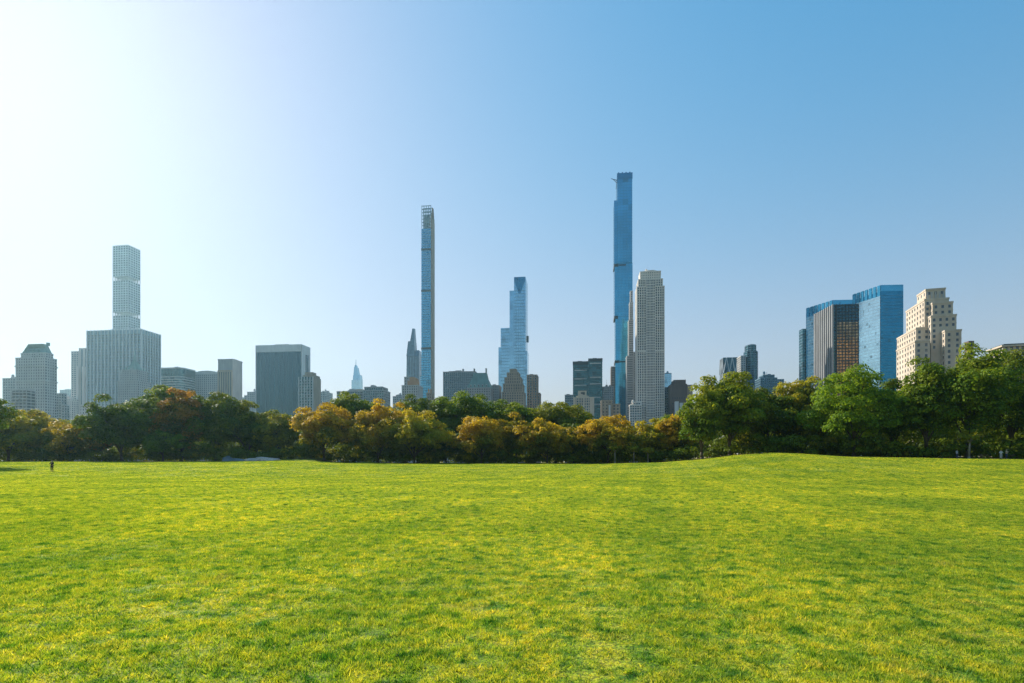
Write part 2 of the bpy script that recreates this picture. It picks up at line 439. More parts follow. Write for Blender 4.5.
def tree(px, Y, top, wpx, kind, turn, label, cat='tree', bot=.16, depthk=.9, group=None, seed=None, bias=.8, dens=1.0, pale=False, name='tree', lean=0):
    seed = int(px*7+Y*3+5000) if seed is None else seed
    r = np.random.default_rng(seed)
    x = XW(px, Y); z0 = gz(x, Y)
    H = CAMZ + (HY-top)/F*Y - z0
    W = wpx/F*Y*1.16
    root = empty(name, (x, Y, z0-.05)); tag(root, label, cat, group)
    zb = H*bot
    R = np.array((W/2, W/2*depthk, (H-zb)/2)); c = np.array((lean, 0, (H+zb)/2))
    nb = int(np.clip(45+R[0]*R[2]*2.0, 40, 170)*dens)
    ph = r.random(8)*6.28
    d = r.normal(size=(nb, 3)); d /= np.linalg.norm(d, axis=1)[:, None]
    az = np.arctan2(d[:, 1], d[:, 0])
    lump = 1 + .13*np.sin(3*az+ph[0]) + .10*np.sin(5*az+ph[1]+3*d[:, 2]) + .10*np.sin(4*d[:, 2]+ph[2]+az)
    t = r.uniform(.50, .93, nb)
    t[:nb//6] = r.uniform(.1, .5, nb//6)
    # broad shoulders, narrower base
    sq = np.where(d[:, 2] < 0, 1-.25*d[:, 2]**2, 1.0)
    rb = np.clip(r.uniform(.13, .29, nb)*min(R[0], R[2]*1.1), .55, 2.4)
    lim = np.maximum(R - rb[:, None]*.85, R*.55)
    cen = c + d*t[:, None]*lim*1.08*(lump*sq)[:, None]
    cen[:, 2] = np.minimum(cen[:, 2], H - rb*.62)
    n_each = np.clip((rb**2*58*dens).astype(int), 26, 260)
    size = .46 if Y > 128 else .40
    v, n, tint, tn = leaves(cen, rb, n_each, size, c, R, turnfn(turn, bias, seed), seed=seed+1)
    me = np_mesh('crown', v, 4, n, LEAF[kind], {'tint': tint, 'turn': tn})
    cr = link(bpy.data.objects.new('crown', me)); cr.parent = root
    # trunk and limbs
    mb = MB()
    tr = max(.16, H*.021)
    bx, by = r.uniform(-.4, .4, 2)
    p0 = np.array((0, 0, -.3)); p1 = np.array((bx*.4, by*.4, zb*.9+.6)); p2 = np.array((bx+lean*.6, by, H*.62))
    mb.bar(p0, (0, 0, .5), tr*1.55, tr*1.08, 9)
    mb.bar((0, 0, .5), p1, tr*1.08, tr*.85, 9); mb.bar(p1, p2, tr*.85, tr*.3, 8)
    for k in r.choice(nb, size=min(nb, 17), replace=False):
        s = p1 + (p2-p1)*r.uniform(0, .7)
        mid = s + (cen[k]-s)*.5 + np.array((0, 0, .35*np.linalg.norm(cen[k]-s)*.3))
        rr = tr*r.uniform(.28, .5)
        mb.bar(s, mid, rr, rr*.65, 6); mb.bar(mid, cen[k], rr*.65, rr*.22, 5)
        for q in range(2):
            e = cen[k] + r.normal(size=3)*rb[k]*.6
            mb.bar(mid+(cen[k]-mid)*.5, e, rr*.35, .02, 4)
    mb.build('trunk', PALEBARK if pale else BARK, root, True)
    return root

TREES = [
 (-44,104,373,84,'dark',.15,'dark green tree reaching in from beyond the left edge of the meadow'),
 (8,150,402,70,'olive',.62,'broad olive tree with yellowing top below the balconied slab at far left'),
 (46,160,411,60,'olive',.75,'olive and gold tree directly below the copper mansard roofed tower'),
 (70,150,419,56,'gold',.62,'low yellow and green tree just right of the standing figure in black'),
 (100,163,420,50,'rust',.85,'rusty orange tree tucked behind the left side of the big dark round-crowned tree'),
 (122,148,395,70,'dark',.18,'dark green round-crowned tree with bare dark stem before the white ribbed office slab'),
 (158,162,383,52,'green',.22,'green tree rising behind the rust-topped tree'),
 (181,151,387,50,'rust',.55,'dark tree with a rust-brown top below the rounded glass office block'),
 (163,145,427,42,'green',.12,'small bushy green tree in front of the rust-topped tree'),
 (216,156,390,62,'dark',.25,'dark green tree with yellow-green rim below the pale tower with grey cap'),
 (248,160,400,56,'dark',.28,'dark tree above the pale rock outcrop, left of the dark glass slab'),
 (278,158,408,48,'olive',.35,'green tree with light olive rim directly below the dark glass slab'),
 (256,170,424,28,'bright',.5,'light green young tree showing through the gap above the pale rock outcrop'),
 (303,178,404,20,'green',.1,'narrow green tree poking up before the pale-ribbed block with beige side'),
 (324,148,402,60,'gold',1.0,'golden tree at the left end of the gold-topped trees, above the grass mound'),
 (354,166,392,64,'green',.28,'green tree showing between two golden trees below the far spired tower'),
 (378,150,400,72,'gold',.85,'large golden brown tree directly right of the green crown below the spired tower'),
 (414,147,408,70,'olive',.85,'golden tree fading to green at the base below the thin bronze-edged tower'),
 (418,166,390,66,'dark',.2,'dark green tree behind the golden trees at the foot of the thin bronze-edged tower'),
 (468,166,388,84,'green',.18,'wide green tree below the green-roofed twin chimney building'),
 (446,153,424,44,'dark',.15,'small dark green tree between two golden trees'),
 (481,147,413,54,'gold',1.0,'golden tree with its stem showing below the stepped blue glass tower'),
 (516,162,399,52,'green',.25,'green tree top right below the beige stepped-shoulder tower'),
 (512,151,412,44,'gold',.55,'half green half orange tree with a tall dark stem, between two golden trees'),
 (547,147,416,66,'gold',.75,'golden tree left of the dip in the treetops before the twin teal towers'),
 (556,165,399,68,'olive',.18,'green tree whose crown slopes down to the right before the twin teal towers'),
 (574,153,420,38,'dark',.2,'low dark green tree at the dip in the treetops'),
 (608,147,412,60,'gold',1.1,'brightest gold tree at the foot of the tallest tower'),
 (650,150,417,54,'olive',.7,'olive tree flecked with gold at the foot of the silver-grey limestone tower'),
 (676,146,411,38,'gold',1.1,'small yellow-topped tree in front of the brown stepped block'),
 (702,128,385,46,'green',.40,'olive green tree at the left end of the nearer green trees'),
 (730,132,372,66,'green',.45,'tall green tree just left of the criss-cross braced tower'),
 (768,138,384,70,'dark',.35,'dark olive tree below the low dark blue stepped block'),
 (803,138,376,54,'olive',.45,'green and yellow tree at the foot of the left blue glass tower'),
 (854,119,368,92,'bright',.15,'bright leaf-green tree below the right blue glass tower'),
 (893,132,378,50,'dark',.15,'dark green tree at the left foot of the terraced limestone building'),
 (926,116,366,58,'green',.25,'mid green tree in front of the terraced limestone building'),
 (968,113,341,90,'green',.25,'tallest tree, broad and green, right of the terraced limestone building'),
 (1012,119,350,78,'dark',.2,'dark green tree at the right edge below the low flat-roofed building'),
]
for t in TREES:
    px, Y, top, w, kind, turn, lab = t
    tree(px, Y, top, w, kind, turn, lab, bot=.03 if kind in ('gold', 'rust', 'olive') else .07,
         dens=.9 if kind == 'gold' else 1.0)
for px, Y, top, w, kind, lab in [(-95,120,385,110,'green','green tree outside the left end of the tree line'),
                                 (1075,112,346,110,'green','green tree outside the right end of the tree line')]:
    tree(px, Y, top, w, kind, .2, lab)

# young pale-stemmed saplings at the meadow edge
for i, (px, Y, top, lab) in enumerate([(615,141,441,'leftmost pale thin sapling at the lawn edge'),
                                (634,141,444,'middle pale thin sapling at the lawn edge'),
                                (648,140,446,'rightmost pale thin sapling at the lawn edge'),
                                (969,106,428,'young tree with pale stem beneath the tallest tree at the right')]):
    tree(px, Y, top, 16 if px < 900 else 26, 'olive', .5, lab, name='young_tree', bot=.45, pale=True, dens=.55, group='pale young trees along the lawn edge')

def undergrowth(name, ymin, ymax, n, hmin, hmax, lab, cat, kind, rbmin, rbmax, seed, turn=.25, spread=1.05):
    r = np.random.default_rng(seed)
    px = r.uniform(-160, 1190, n)
    off = r.uniform(ymin, ymax, n)
    Y = np.interp(px, YPX, YT) + off
    X = (px-CX)/F*Y
    Z = terrain(X, Y)
    rb = r.uniform(rbmin, rbmax, n)
    h = r.uniform(hmin, hmax, n)*(.6+.4*np.sin(X*.21)*np.sin(X*.083+1)+.2)
    cen = np.stack([X, Y, Z+np.maximum(h, .4)], -1)
    ne = np.clip((rb**2*55).astype(int), 20, 260)
    v, m, tint, tn = leaves(cen, rb, ne, .42, cen.mean(0), np.array((1e3, 1e3, 10)), lambda p, q, bi, rr: turn*rr.random(len(p))+.5*(rr.random(n)[bi] < .12), seed=seed)
    me = np_mesh(name, v, 4, m, LEAF[kind], {'tint': tint, 'turn': tn})
    tag(link(bpy.data.objects.new(name, me)), lab, cat, kind='stuff')
undergrowth('undergrowth', 6, 18, 1500, .3, 4.2, 'dark tangled undergrowth beneath the line of trees', 'undergrowth', 'dark', .8, 1.7, 21)
undergrowth('woodland', 22, 60, 2600, .4, 12.0, 'mass of dark woodland filling in behind the front trees', 'woodland', 'green', 1.6, 3.2, 22, .4)

# ------------------------------------------------------------------ buildings
PHI = radians(7.0)
CU, SU = cos(PHI), sin(PHI)
class Bld:
    def __init__(s, name, label, pl, Y, cat='building', group=None, phi=PHI):
        s.c, s.s = cos(phi), sin(phi)
        s.X0, s.Y0 = XW(pl, Y), Y
        s.root = empty(name, (s.X0, Y, 0), -phi)
        tag(s.root, label, cat, group)
    def lx(s, px, y=0.0):
        ox, oy = s.X0 + s.s*y, s.Y0 + s.c*y
        k = (px-CX)/F
        return (k*oy-ox)/(s.c + k*s.s)
    def ly(s, px, x):
        ox, oy = s.X0 + s.c*x, s.Y0 - s.s*x
        k = (px-CX)/F
        return (ox-k*oy)/(k*s.c - s.s)
    def z(s, py, x=0.0, y=0.0):
        return CAMZ + (HY-py)/F*(s.Y0 - s.s*x + s.c*y)

RC = random.Random(5)
def roof_clutter(mb, x0, x1, y0, y1, z, m):
    w, d = x1-x0, y1-y0
    for k in range(RC.randint(2, 4)):
        bw, bd, bh = w*RC.uniform(.1, .3), d*RC.uniform(.2, .45), RC.uniform(1.2, 4.2)
        bx, by = x0+RC.uniform(.08, .65)*w, y0+RC.uniform(.1, .5)*d
        mb.box(bx, bx+bw, by, by+bd, z+k*.01, z+bh, m)
    if RC.random() < .6:                      # timber water tank on legs
        tx, ty, r = x0+RC.uniform(.2, .8)*w, y0+d*RC.uniform(.2, .5), 1.7
        for sx in (-1, 1):
            for sy in (-1, 1): mb.bar((tx+sx, ty+sy, z), (tx+sx, ty+sy, z+2.4), .14, n=4, m=m)
        mb.bar((tx, ty, z+2.4), (tx, ty, z+5.6), r, n=10, m=m); mb.bar((tx, ty, z+5.6), (tx, ty, z+6.8), r*1.05, .1, n=10, m=m)
def facade(mb, x0, x1, y0, y1, z0, z1, bay=3.0, fl=3.7, pw=.9, sh=1.1, pp=.35, sp=.25, g=0, w=1, cap=1.2, corner=None):
    """glass core with proud piers and floor slabs on all sides"""
    mb.box(x0, x1, y0, y1, z0, z1-.1, g)
    if sh:
        n = max(1, round((z1-z0)/fl)); st = (z1-z0)/n
        for i in range(n+1):
            zc = z0+i*st
            if zc+sh/2 < z1-.05: mb.box(x0-sp, x1+sp, y0-sp, y1+sp, zc-sh/2, zc+sh/2, w)
    cw = corner or pw
    for (a0, a1, horiz) in ((x0, x1, True), (y0, y1, False)):
        if not pw: break
        n = max(1, round((a1-a0)/bay)); st = (a1-a0)/n
        for i in range(n+1):
            c = a0+i*st; hw = (cw if i in (0, n) else pw)/2
            lo, hi = c-hw, c+hw
            if i == 0: lo, hi = a0-pp, a0+cw*.7
            if i == n: lo, hi = a1-cw*.7, a1+pp
            if horiz:
                mb.box(lo, hi, y0-pp, y0+.3, z0, z1, w); mb.box(lo, hi, y1-.3, y1+pp, z0, z1, w)
            else:
                if i in (0, n): continue
                mb.box(x0-pp, x0+.3, lo, hi, z0, z1, w); mb.box(x1-.3, x1+pp, lo, hi, z0, z1, w)
    if cap:
        mb.box(x0-pp-.15, x1+pp+.15, y0-pp-.15, y1+pp+.15, z1-cap, z1+.4, w)
        if (x1-x0) > 14 and (y1-y0) > 11: roof_clutter(mb, x0, x1, y0, y1, z1+.38, w)

W_LIME = wall('limestone', (0.56, 0.47, 0.36), .14)
W_PALE = wall('pale_stone', (0.44, 0.43, 0.41), .12)
W_GREY = wall('grey_concrete', (0.30, 0.30, 0.30), .12)
W_WHITE = wall('white_marble', (0.58, 0.60, 0.60), .08)
W_SILVER = wall('silver_limestone', (0.74, 0.68, 0.60), .1)
W_PINK = wall('pink_stone', (0.58, 0.51, 0.47), .1)
W_CONC = wall('grid_concrete', (0.50, 0.54, 0.55), .08)
W_BEIGE = wall('beige_brick', (0.36, 0.28, 0.20), .18)
W_BROWN = wall('brown_brick', (0.12, 0.085, 0.07), .2)
W_BRONZE = wall('terracotta_bronze', (0.30, 0.22, 0.16), .15)
W_DARK = wall('dark_metal', (0.02, 0.028, 0.033), .2, .7)
W_COPPER = wall('green_copper', (0.14, 0.25, 0.22), .18, .7)
W_ORANGE = wall('orange_terracotta', (0.48, 0.26, 0.13), .15)
W_STEEL = wall('blue_steel', (0.12, 0.22, 0.29), .12, .4)
G_OFFICE = glass('glass_office', (0.11, 0.175, 0.22), metal=.6)
G_DARK = glass('glass_dark', (0.018, 0.070, 0.100), metal=.92, darkamt=.03, var=.12, wob=.006)
G_TEAL = glass('glass_teal', (0.022, 0.11, 0.13), metal=.7, cell=(6, 6, 3.8))
G_BLUE = glass('glass_blue', (0.060, 0.36, 0.54), metal=.85, cell=(9, 9, 9.2), var=.10, darkamt=.05, wob=.004)
G_BLUE2 = glass('glass_sky_blue', (0.27, 0.54, 0.70), metal=.85, cell=(6, 6, 7.4), var=.14, darkamt=.05, wob=.005)
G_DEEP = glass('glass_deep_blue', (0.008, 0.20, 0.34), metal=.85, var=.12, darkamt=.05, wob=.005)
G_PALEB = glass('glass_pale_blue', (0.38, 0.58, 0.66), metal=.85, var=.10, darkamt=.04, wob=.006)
G_WIN = glass('glass_window', (0.06, 0.08, 0.10), metal=.3, cell=(2, 2, 3.3), dark=(0.25, 0.22, 0.17), darkamt=.2)
G_BROWNREFL = glass('glass_brown_reflection', (0.34, 0.225, 0.11), metal=.8, cell=(2.4, 2.4, 3.5), var=.5, darkamt=.3, wob=.05)
Z0 = -1.0

# --- copper mansard tower, far left
b = Bld('hotel_tower', 'grey stone hotel tower with green copper mansard roof, at the far left', 16, 700, 'tower')
x1 = b.lx(45.0); yd = b.ly(56.5, x1); zt = b.z(358); mb = MB()
facade(mb, 0, x1, 0, yd, Z0, zt, 3.4, 3.5, 1.9, 1.7)
mb.box(-1.2, x1+1.2, -1.2, yd+1.2, zt-11, zt-9.6, 1); mb.box(-1.2, x1+1.2, -1.2, yd+1.2, b.z(382), b.z(381), 1)
mb.build('wall', [G_WIN, W_PALE], b.root)
mb = MB(); zs = b.z(353.0); facade(mb, 4, x1-2, 3, yd-3, zt, zs, 3.4, 3.6, 2.0, 1.4); mb.build('attic_storey', [G_WIN, W_PALE], b.root)
mb = MB(); zr = b.z(343.5)
mb.frustum([(4.5,3.5),(x1-2.5,3.5),(x1-2.5,yd-3.5),(4.5,yd-3.5)], [(11,11),(x1-8,11),(x1-8,yd-10),(11,yd-10)], zs+.4, zr, 0)
for i in range(5): mb.box(8+i*4.6, 9.6+i*4.6, 3.6, 6, zs+1, zs+4.2, 0)
r_ = mb.build('roof', [W_COPPER], b.root)
mb = MB(); mb.box(x1-11, x1-8.5, 12, 15, zr-1, zr+3, 0); mb.build('chimney', [W_COPPER], r_)

b = Bld('apartment_slab', 'hazy pale apartment block left of the mansard tower, mostly behind the tree branch', 3, 780)
x1 = b.lx(18); mb = MB(); facade(mb, 0, x1, 0, 30, Z0, b.z(378.5), 4, 3.6, 1.8, 1.6); mb.build('wall', [G_OFFICE, W_PALE], b.root)
mb = MB(); mb.box(8, 14, 8, 16, b.z(378.5)+.4, b.z(376.5), 0); mb.build('roof_tank_house', [W_PALE], b.root)
b = Bld('balcony_block', 'low grey block with rows of white balconies in front of the mansard tower', 12, 560)
x1 = b.lx(30); mb = MB(); facade(mb, 0, b.lx(26.5), 0, 9, Z0, b.z(389.5), 4.4, 3.1, .5, .8, .2, 1.1); mb.build('wall', [G_WIN, W_PALE], b.root)
mb = MB(); mb.box(4, 9, 4, 10, b.z(389.5)+.4, b.z(388), 0); mb.build('roof_house', [W_GREY], b.root)
b = Bld('dark_block', 'narrow dark stepped block at the right foot of the mansard tower', 56.5, 760)
x1 = b.lx(61.5); x2 = b.lx(64.5); mb = MB(); facade(mb, 0, x1, 0, 7, Z0, b.z(393.5), 3, 3.5, 1.2, 1.4); facade(mb, x1+.6, x2, 0, 7, Z0, b.z(405), 3, 3.5, 1.2, 1.4)
mb.build('wall', [G_DARK, W_GREY], b.root)
b = Bld('distant_block', 'faint hazy block in the gap between mansard tower and pale stone tower', 60, 1700)
x1 = b.lx(74); mb = MB(); facade(mb, 0, x1, 0, 40, Z0, b.z(390), 5, 4, 1.5, 1.5); mb.build('wall', [G_OFFICE, W_PALE], b.root)

# --- pale stone tower left of ribbed slab
b = Bld('stone_tower', 'tall pale stone tower with buttress piers, left of the white ribbed slab', 71.5, 985, 'tower')
x1 = b.lx(88); mb = MB()
facade(mb, 0, b.lx(79)-.5, 0, 26, Z0, b.z(351.5), 4, 3.6, 1.6, 1.2)
facade(mb, b.lx(79), x1, 1.5, 28, Z0, b.z(348.5), 8, 3.6, 3.6, 0, .9)
mb.box(b.lx(77), b.lx(79.5), -2, 3, Z0, b.z(366), 1); mb.box(b.lx(83.2), b.lx(85.2), -2.5, 3, Z0, b.z(367), 1)
mb.build('wall', [G_OFFICE, W_PINK], b.root)
mb = MB(); facade(mb, b.lx(64), b.lx(80), -16, -3, Z0, b.z(402), 3.6, 3.6, 2.0, 1.6); facade(mb, b.lx(67), b.lx(80), -15, -2.5, b.z(402)+.5, b.z(400), 3.6, 3.6, 2, 1.6)
mb.build('base_wing', [G_WIN, W_PINK], b.root)
b = Bld('stone_base_block', 'low pale beige block partly hidden by the big dark round-crowned tree', 79.5, 640)
x1 = b.lx(90); mb = MB(); facade(mb, 0, x1, 0, 18, Z0, b.z(405), 3.4, 3.5, 2.0, 1.7); mb.box(3, 8, 4, 9, b.z(405)+.3, b.z(402.5), 1); mb.build('wall', [G_WIN, W_PINK], b.root)

# --- white ribbed office slab
b = Bld('office_tower', 'broad white ribbed office slab under the slender grid tower', 87.5, 900, 'tower')
x1 = b.lx(141.5); yd = b.ly(160, x1); zt = b.z(331.0); mb = MB()
mb.box(0, x1, 0, yd, Z0, zt, 0)
nb_ = 15
for i in range(nb_+1):
    c = x1*i/nb_; mb.box(c-.6, c+.6, -1.5, .5, Z0, zt+.6, 1); mb.box(c-.6, c+.6, yd-.5, yd+1.5, Z0, zt+.6, 1)
nd = max(6, round(yd/5.6))
for i in range(nd+1):
    c = yd*i/nd; mb.box(x1-.5, x1+1.5, c-.6, c+.6, Z0, zt+.6, 1); mb.box(-1.5, .5, c-.6, c+.6, Z0, zt+.6, 1)
nf = 46
for i in range(nf): mb.box(-.3, x1+.3, -.3, yd+.3, Z0+i*zt/nf, Z0+i*zt/nf+.8, 2)
mb.box(-.6, x1+.6, -.6, yd+.6, zt-6.5, zt-.2, 2)
mb.build('wall', [G_OFFICE, W_WHITE, W_STEEL], b.root)
mb = MB(); mb.box(x1*.3, x1*.85, yd*.3, yd*.7, zt, zt+4.5, 0); mb.box(-.4, x1+.4, -.4, yd+.4, zt-.15, zt+.25, 0); mb.build('roof', [W_WHITE], b.root)

# --- slender grid tower
b = Bld('grid_tower', 'slender white concrete grid tower rising above the broad ribbed slab', 113, 1160, 'tower', phi=radians(9))
x1 = b.lx(128.3); yd = b.ly(140, x1); zt = b.z(246); mb = MB()
gaps = [(b.z(281), b.z(276.5)), (b.z(316), b.z(312)), (b.z(351), b.z(347.5))]
segs = []; top = zt
for lo, hi in gaps: segs.append((hi, top)); top = lo
segs.append((Z0, top))
for lo, hi in segs: facade(mb, 0, x1, 0, yd, lo, hi, x1/6, 4.75, 1.5, 1.5, .5, .4, cap=0)
for lo, hi in gaps:
    mb.box(x1*.3, x1*.7, yd*.3, yd*.7, lo-.5, hi+.5, 1)
    for i in range(7):
        for yy in (0, yd): mb.box(x1*i/6-.7, x1*i/6+.7, yy-.5 if yy else -.4, yy+.4 if yy else .5, lo-.2, hi+.2, 1)
        for xx in (0, x1): mb.box(xx-.4, xx+.4, yd*i/6-.7, yd*i/6+.7, lo-.2, hi+.2, 1)
mb.box(-.5, x1+.5, -.5, yd+.5, zt-1.5, zt+.3, 1)
mb.build('wall', [G_OFFICE, W_CONC], b.root)

# --- spired stone tower before the ribbed slab
b = Bld('spired_tower', 'stone tower with a stepped pointed top standing in front of the ribbed slab', 118, 840, 'tower')
x1 = b.lx(137.5); mb = MB(); yd = 26
zt = b.z(381); facade(mb, 0, x1, 0, yd, Z0, zt, 3.6, 3.5, 2.0, 1.8)
facade(mb, 1.5, x1-3, 1.5, yd-2, zt+.4, b.z(370), 3.6, 3.5, 2.0, 1.8)
mb.build('wall', [G_WIN, W_GREY], b.root)
mb = MB(); cx = b.lx(128); cy = 13; zz = b.z(370)+.4
def sq(r, cx=cx, cy=cy): return [(cx-r,cy-r),(cx+r,cy-r),(cx+r,cy+r),(cx-r,cy+r)]
mb.frustum(sq(7), sq(5.6), zz, b.z(366), 0); mb.frustum(sq(5.2), sq(2.4), b.z(366), b.z(360), 0); mb.frustum(sq(1.9), sq(.25), b.z(360), b.z(350), 0)
for dx, dy in ((-8,-8),(8,-8),(8,8),(-8,8)): mb.frustum(sq(1.3, cx+dx, cy+dy), sq(.2, cx+dx, cy+dy), zz-.2, zz+6, 0)
mb.build('spire', [W_COPPER], b.root)

# --- rounded glass office block
b = Bld('glass_block', 'rounded-corner teal glass office block right of the ribbed slab', 158, 980)
x1 = b.lx(182); zt = b.z(368); mb = MB()
def rounded(x0, x1, y0, y1, r, n=6):
    pts = []
    for (cx_, cy_, a0) in ((x1-r, y0+r, -pi/2), (x1-r, y1-r, 0), (x0+r, y1-r, pi/2), (x0+r, y0+r, pi)):
        for i in range(n+1):
            a = a0+pi/2*i/n; pts.append((cx_+r*cos(a), cy_+r*sin(a)))
    return pts
pb = rounded(0, x1, 0, 40, 9); mb.frustum(pb, pb, Z0, zt, 0)
po = rounded(-.5, x1+.5, -.5, 40.5, 9.5)
zz = 6
while zz < zt-14: mb.frustum(po, po, zz, zz+1.5, 1); zz += 4.2
mb.frustum(po, po, zt-1.5, zt+.4, 1)
mb.build('wall', [G_TEAL, W_PALE], b.root)
mb = MB(); mb.box(x1*.52, x1*.66, 10, 18, zt+.4, zt+3.4, 0); mb.build('roof_plant', [W_GREY], b.root)

# --- curved roof block
b = Bld('vaulted_block', 'grey block with a shallow curved roof between rounded glass block and grey-capped tower', 191, 1010)
x1 = b.lx(218); zt = b.z(374.5); mb = MB(); facade(mb, 0, x1, 0, 34, Z0, zt, 4, 3.8, 2.2, 1.8); mb.build('wall', [G_OFFICE, W_GREY], b.root)
mb = MB(); n = 10; v = []
for i in range(n):
    a0, a1 = pi*i/n, pi*(i+1)/n
    xa, xb = x1*.5-x1*.46*cos(a0), x1*.5-x1*.46*cos(a1)
    mb.box(xa, xb, 2, 32, zt+.4, zt+.5+6.2*sin((a0+a1)/2), 0)
mb.build('roof', [W_PALE], b.root)

# --- tower with grey cap and beige piers
b = Bld('capped_tower', 'pale tower with blank grey cap and tall beige piers, left of dark glass slab', 218, 900, 'tower')
x1 = b.lx(232.5); zt = b.z(359.5); zb = b.z(369); mb = MB()
mb.box(0, x1, 0, 26, Z0, zt, 1)
n = 6
for i in range(n+1):
    c = x1*(.04+.92*i/n); mb.box(c-1.0, c+1.0, -1.3, .3, Z0, zb-3, 2)
for i in range(n):
    c = x1*(.04+.92*(i+.5)/n); mb.box(c-1.4, c+1.4, -.2, .3, Z0, zb-5, 0)
mb.box(.5, x1-.5, -1.4, .3, zb-5, zb-2, 2)
mb.build('wall', [G_OFFICE, W_GREY, W_BEIGE], b.root)
mb = MB(); mb.box(-.4, x1+.4, -.4, 26.4, zt-1.2, zt+.5, 0); mb.box(x1*.4, x1*.9, 6, 18, zt+.5, zt+1.8, 0); mb.build('roof', [W_GREY], b.root)
b = Bld('low_stepped_block', 'small hazy stepped block against the left side of the dark glass slab', 244.5, 1200)
x1 = b.lx(257); mb = MB(); facade(mb, 0, b.lx(247), 0, 20, Z0, b.z(395.5), 4, 3.8, 2, 1.6); facade(mb, b.lx(247)+.8, x1, 0, 22, Z0, b.z(392), 4, 3.8, 2, 1.6); mb.build('wall', [G_OFFICE, W_GREY], b.root)
b = Bld('distant_low_block', 'faint pale low block in the gap right of the grey-capped tower', 239, 1800)
mb = MB(); facade(mb, 0, b.lx(246), 0, 40, Z0, b.z(398), 5, 4, 2, 1.6); mb.build('wall', [G_OFFICE, W_PALE], b.root)

# --- dark glass slab with white frame
b = Bld('dark_glass_slab', 'dark blue-green glass slab framed in white stone', 256, 880, 'tower')
x1 = b.lx(302); yd = b.ly(310, x1); zt = b.z(345.5); mb = MB()
zg = b.z(352.5)
mb.box(.8, x1-.8, 0, yd, Z0, zg, 0)
mb.box(0, x1, .6, yd-.6, Z0, zt, 1)
mb.box(0, x1, -.8, yd+.8, zg, zt+.02, 1)
mb.box(-.3, .8, -.8, yd+.8, Z0, zt-.05, 1); mb.box(x1-.8, x1+.25, -.8, yd+.8, Z0, zt-.05, 1)
mb.box(x1+.1, x1+.5, yd*.42, yd*.78, b.z(420), b.z(354.5), 0)
nz_ = 50
for i in range(1, 10): mb.box(.8+(x1-1.6)*i/10-.1, .8+(x1-1.6)*i/10+.1, -.12, .02, Z0, zg, 2)
mb.build('wall', [G_DARK, W_WHITE, W_STEEL], b.root)
mb = MB(); mb.box(x1*.36, x1*.66, yd*.3, yd*.8, zt, zt+2.6, 0); mb.build('roof_plant', [W_PALE], b.root)

b = Bld('ribbed_beige_block', 'pale-ribbed glass block with beige side wall at the dark glass slab\'s right corner', 299, 740)
x1 = b.lx(313); yd = b.ly(320.5, x1); zt = b.z(377.0); mb = MB()
mb.box(0, x1, 0, yd, Z0, zt, 0)
for i in range(6): c = x1*i/5; mb.box(c-.45, c+.45, -.8, .3, Z0, zt, 1)
mb.box(x1-.3, x1+.5, -.3, yd+.3, Z0, zt, 2)
i = 5
while i < zt-4: mb.box(-.1, x1-.3, -.15, .2, i, i+.9, 3); i += 3.7
mb.build('wall', [G_TEAL, W_WHITE, W_BEIGE, W_GREY], b.root)
mb = MB(); mb.box(3, x1-.6, 5, yd, zt, b.z(374.5), 0); mb.box(4.5, x1-4, 7, yd-4, b.z(374.5), b.z(371.5), 0); mb.build('roof_plant', [W_BEIGE], b.root)
b = Bld('distant_office', 'small hazy flat-topped block right of the beige-sided block', 319, 1300)
x1 = b.lx(330); mb = MB(); facade(mb, 0, b.lx(326), 0, 34, Z0, b.z(392), 4, 4, 1.5, 1.7); mb.build('wall', [G_TEAL, W_PALE], b.root)

# --- group below spired tower
b = Bld('low_dark_block', 'low dark flat-roofed block at the left foot of the far spired tower', 337, 840)
x1 = b.lx(365); mb = MB(); facade(mb, 0, x1, 0, 26, Z0, b.z(391.5), 4, 3.8, .8, 1.4); mb.build('wall', [G_DARK, W_GREY], b.root)
mb = MB(); mb.box(x1*.66, x1*.85, 5, 13, b.z(391.5)+.4, b.z(389), 0); mb.build('roof_house', [W_BEIGE], b.root)
b = Bld('spire_skyscraper', 'far hazy stepped glass skyscraper ending in a thin spire', 350.5, 2150, 'skyscraper')
mb = MB()
def tap(xa, xb, ya, yb, z0, z1, xa2, xb2, m=0): mb.frustum([(xa,ya),(xb,ya),(xb,yb),(xa,yb)], [(xa2,ya+3),(xb2,ya+3),(xb2,yb-3),(xa2,yb-3)], z0, z1, m)
L = b.lx
tap(L(350.8), L(359.8), 0, 36, Z0, b.z(380), L(351.2), L(359.4)); tap(L(352.4), L(359.4), 3, 33, b.z(380), b.z(374.5), L(352.6), L(359))
tap(L(352.8), L(357.2), 6, 30, b.z(374.5), b.z(367), L(353.1), L(356)); tap(L(353.2), L(355.6), 10, 26, b.z(367), b.z(364.5), L(353.5), L(354.6))
mb.build('wall', [G_PALEB], b.root)
mb = MB(); mb.bar((L(354.1), 18, b.z(365.5)), (L(354.1), 18, b.z(358.5)), 1.6, .5, 6); mb.build('spire', [W_STEEL], b.root)
b = Bld('green_roof_block', 'grey glass block with chamfered upper floors right of the far spired tower', 363.5, 820)
x1 = b.lx(384); mb = MB(); zt = b.z(390.5)
facade(mb, 0, x1, 0, 26, Z0, zt, 3.5, 3.6, .9, 1.2)
facade(mb, 1, b.lx(382), 1.5, 24, zt+.4, b.z(387), 3.5, 3.4, .8, 1.0)
mb.build('wall', [G_TEAL, W_GREY], b.root)
b = Bld('low_far_block', 'small low dark block left of the beige crowned hotel', 393, 1000)
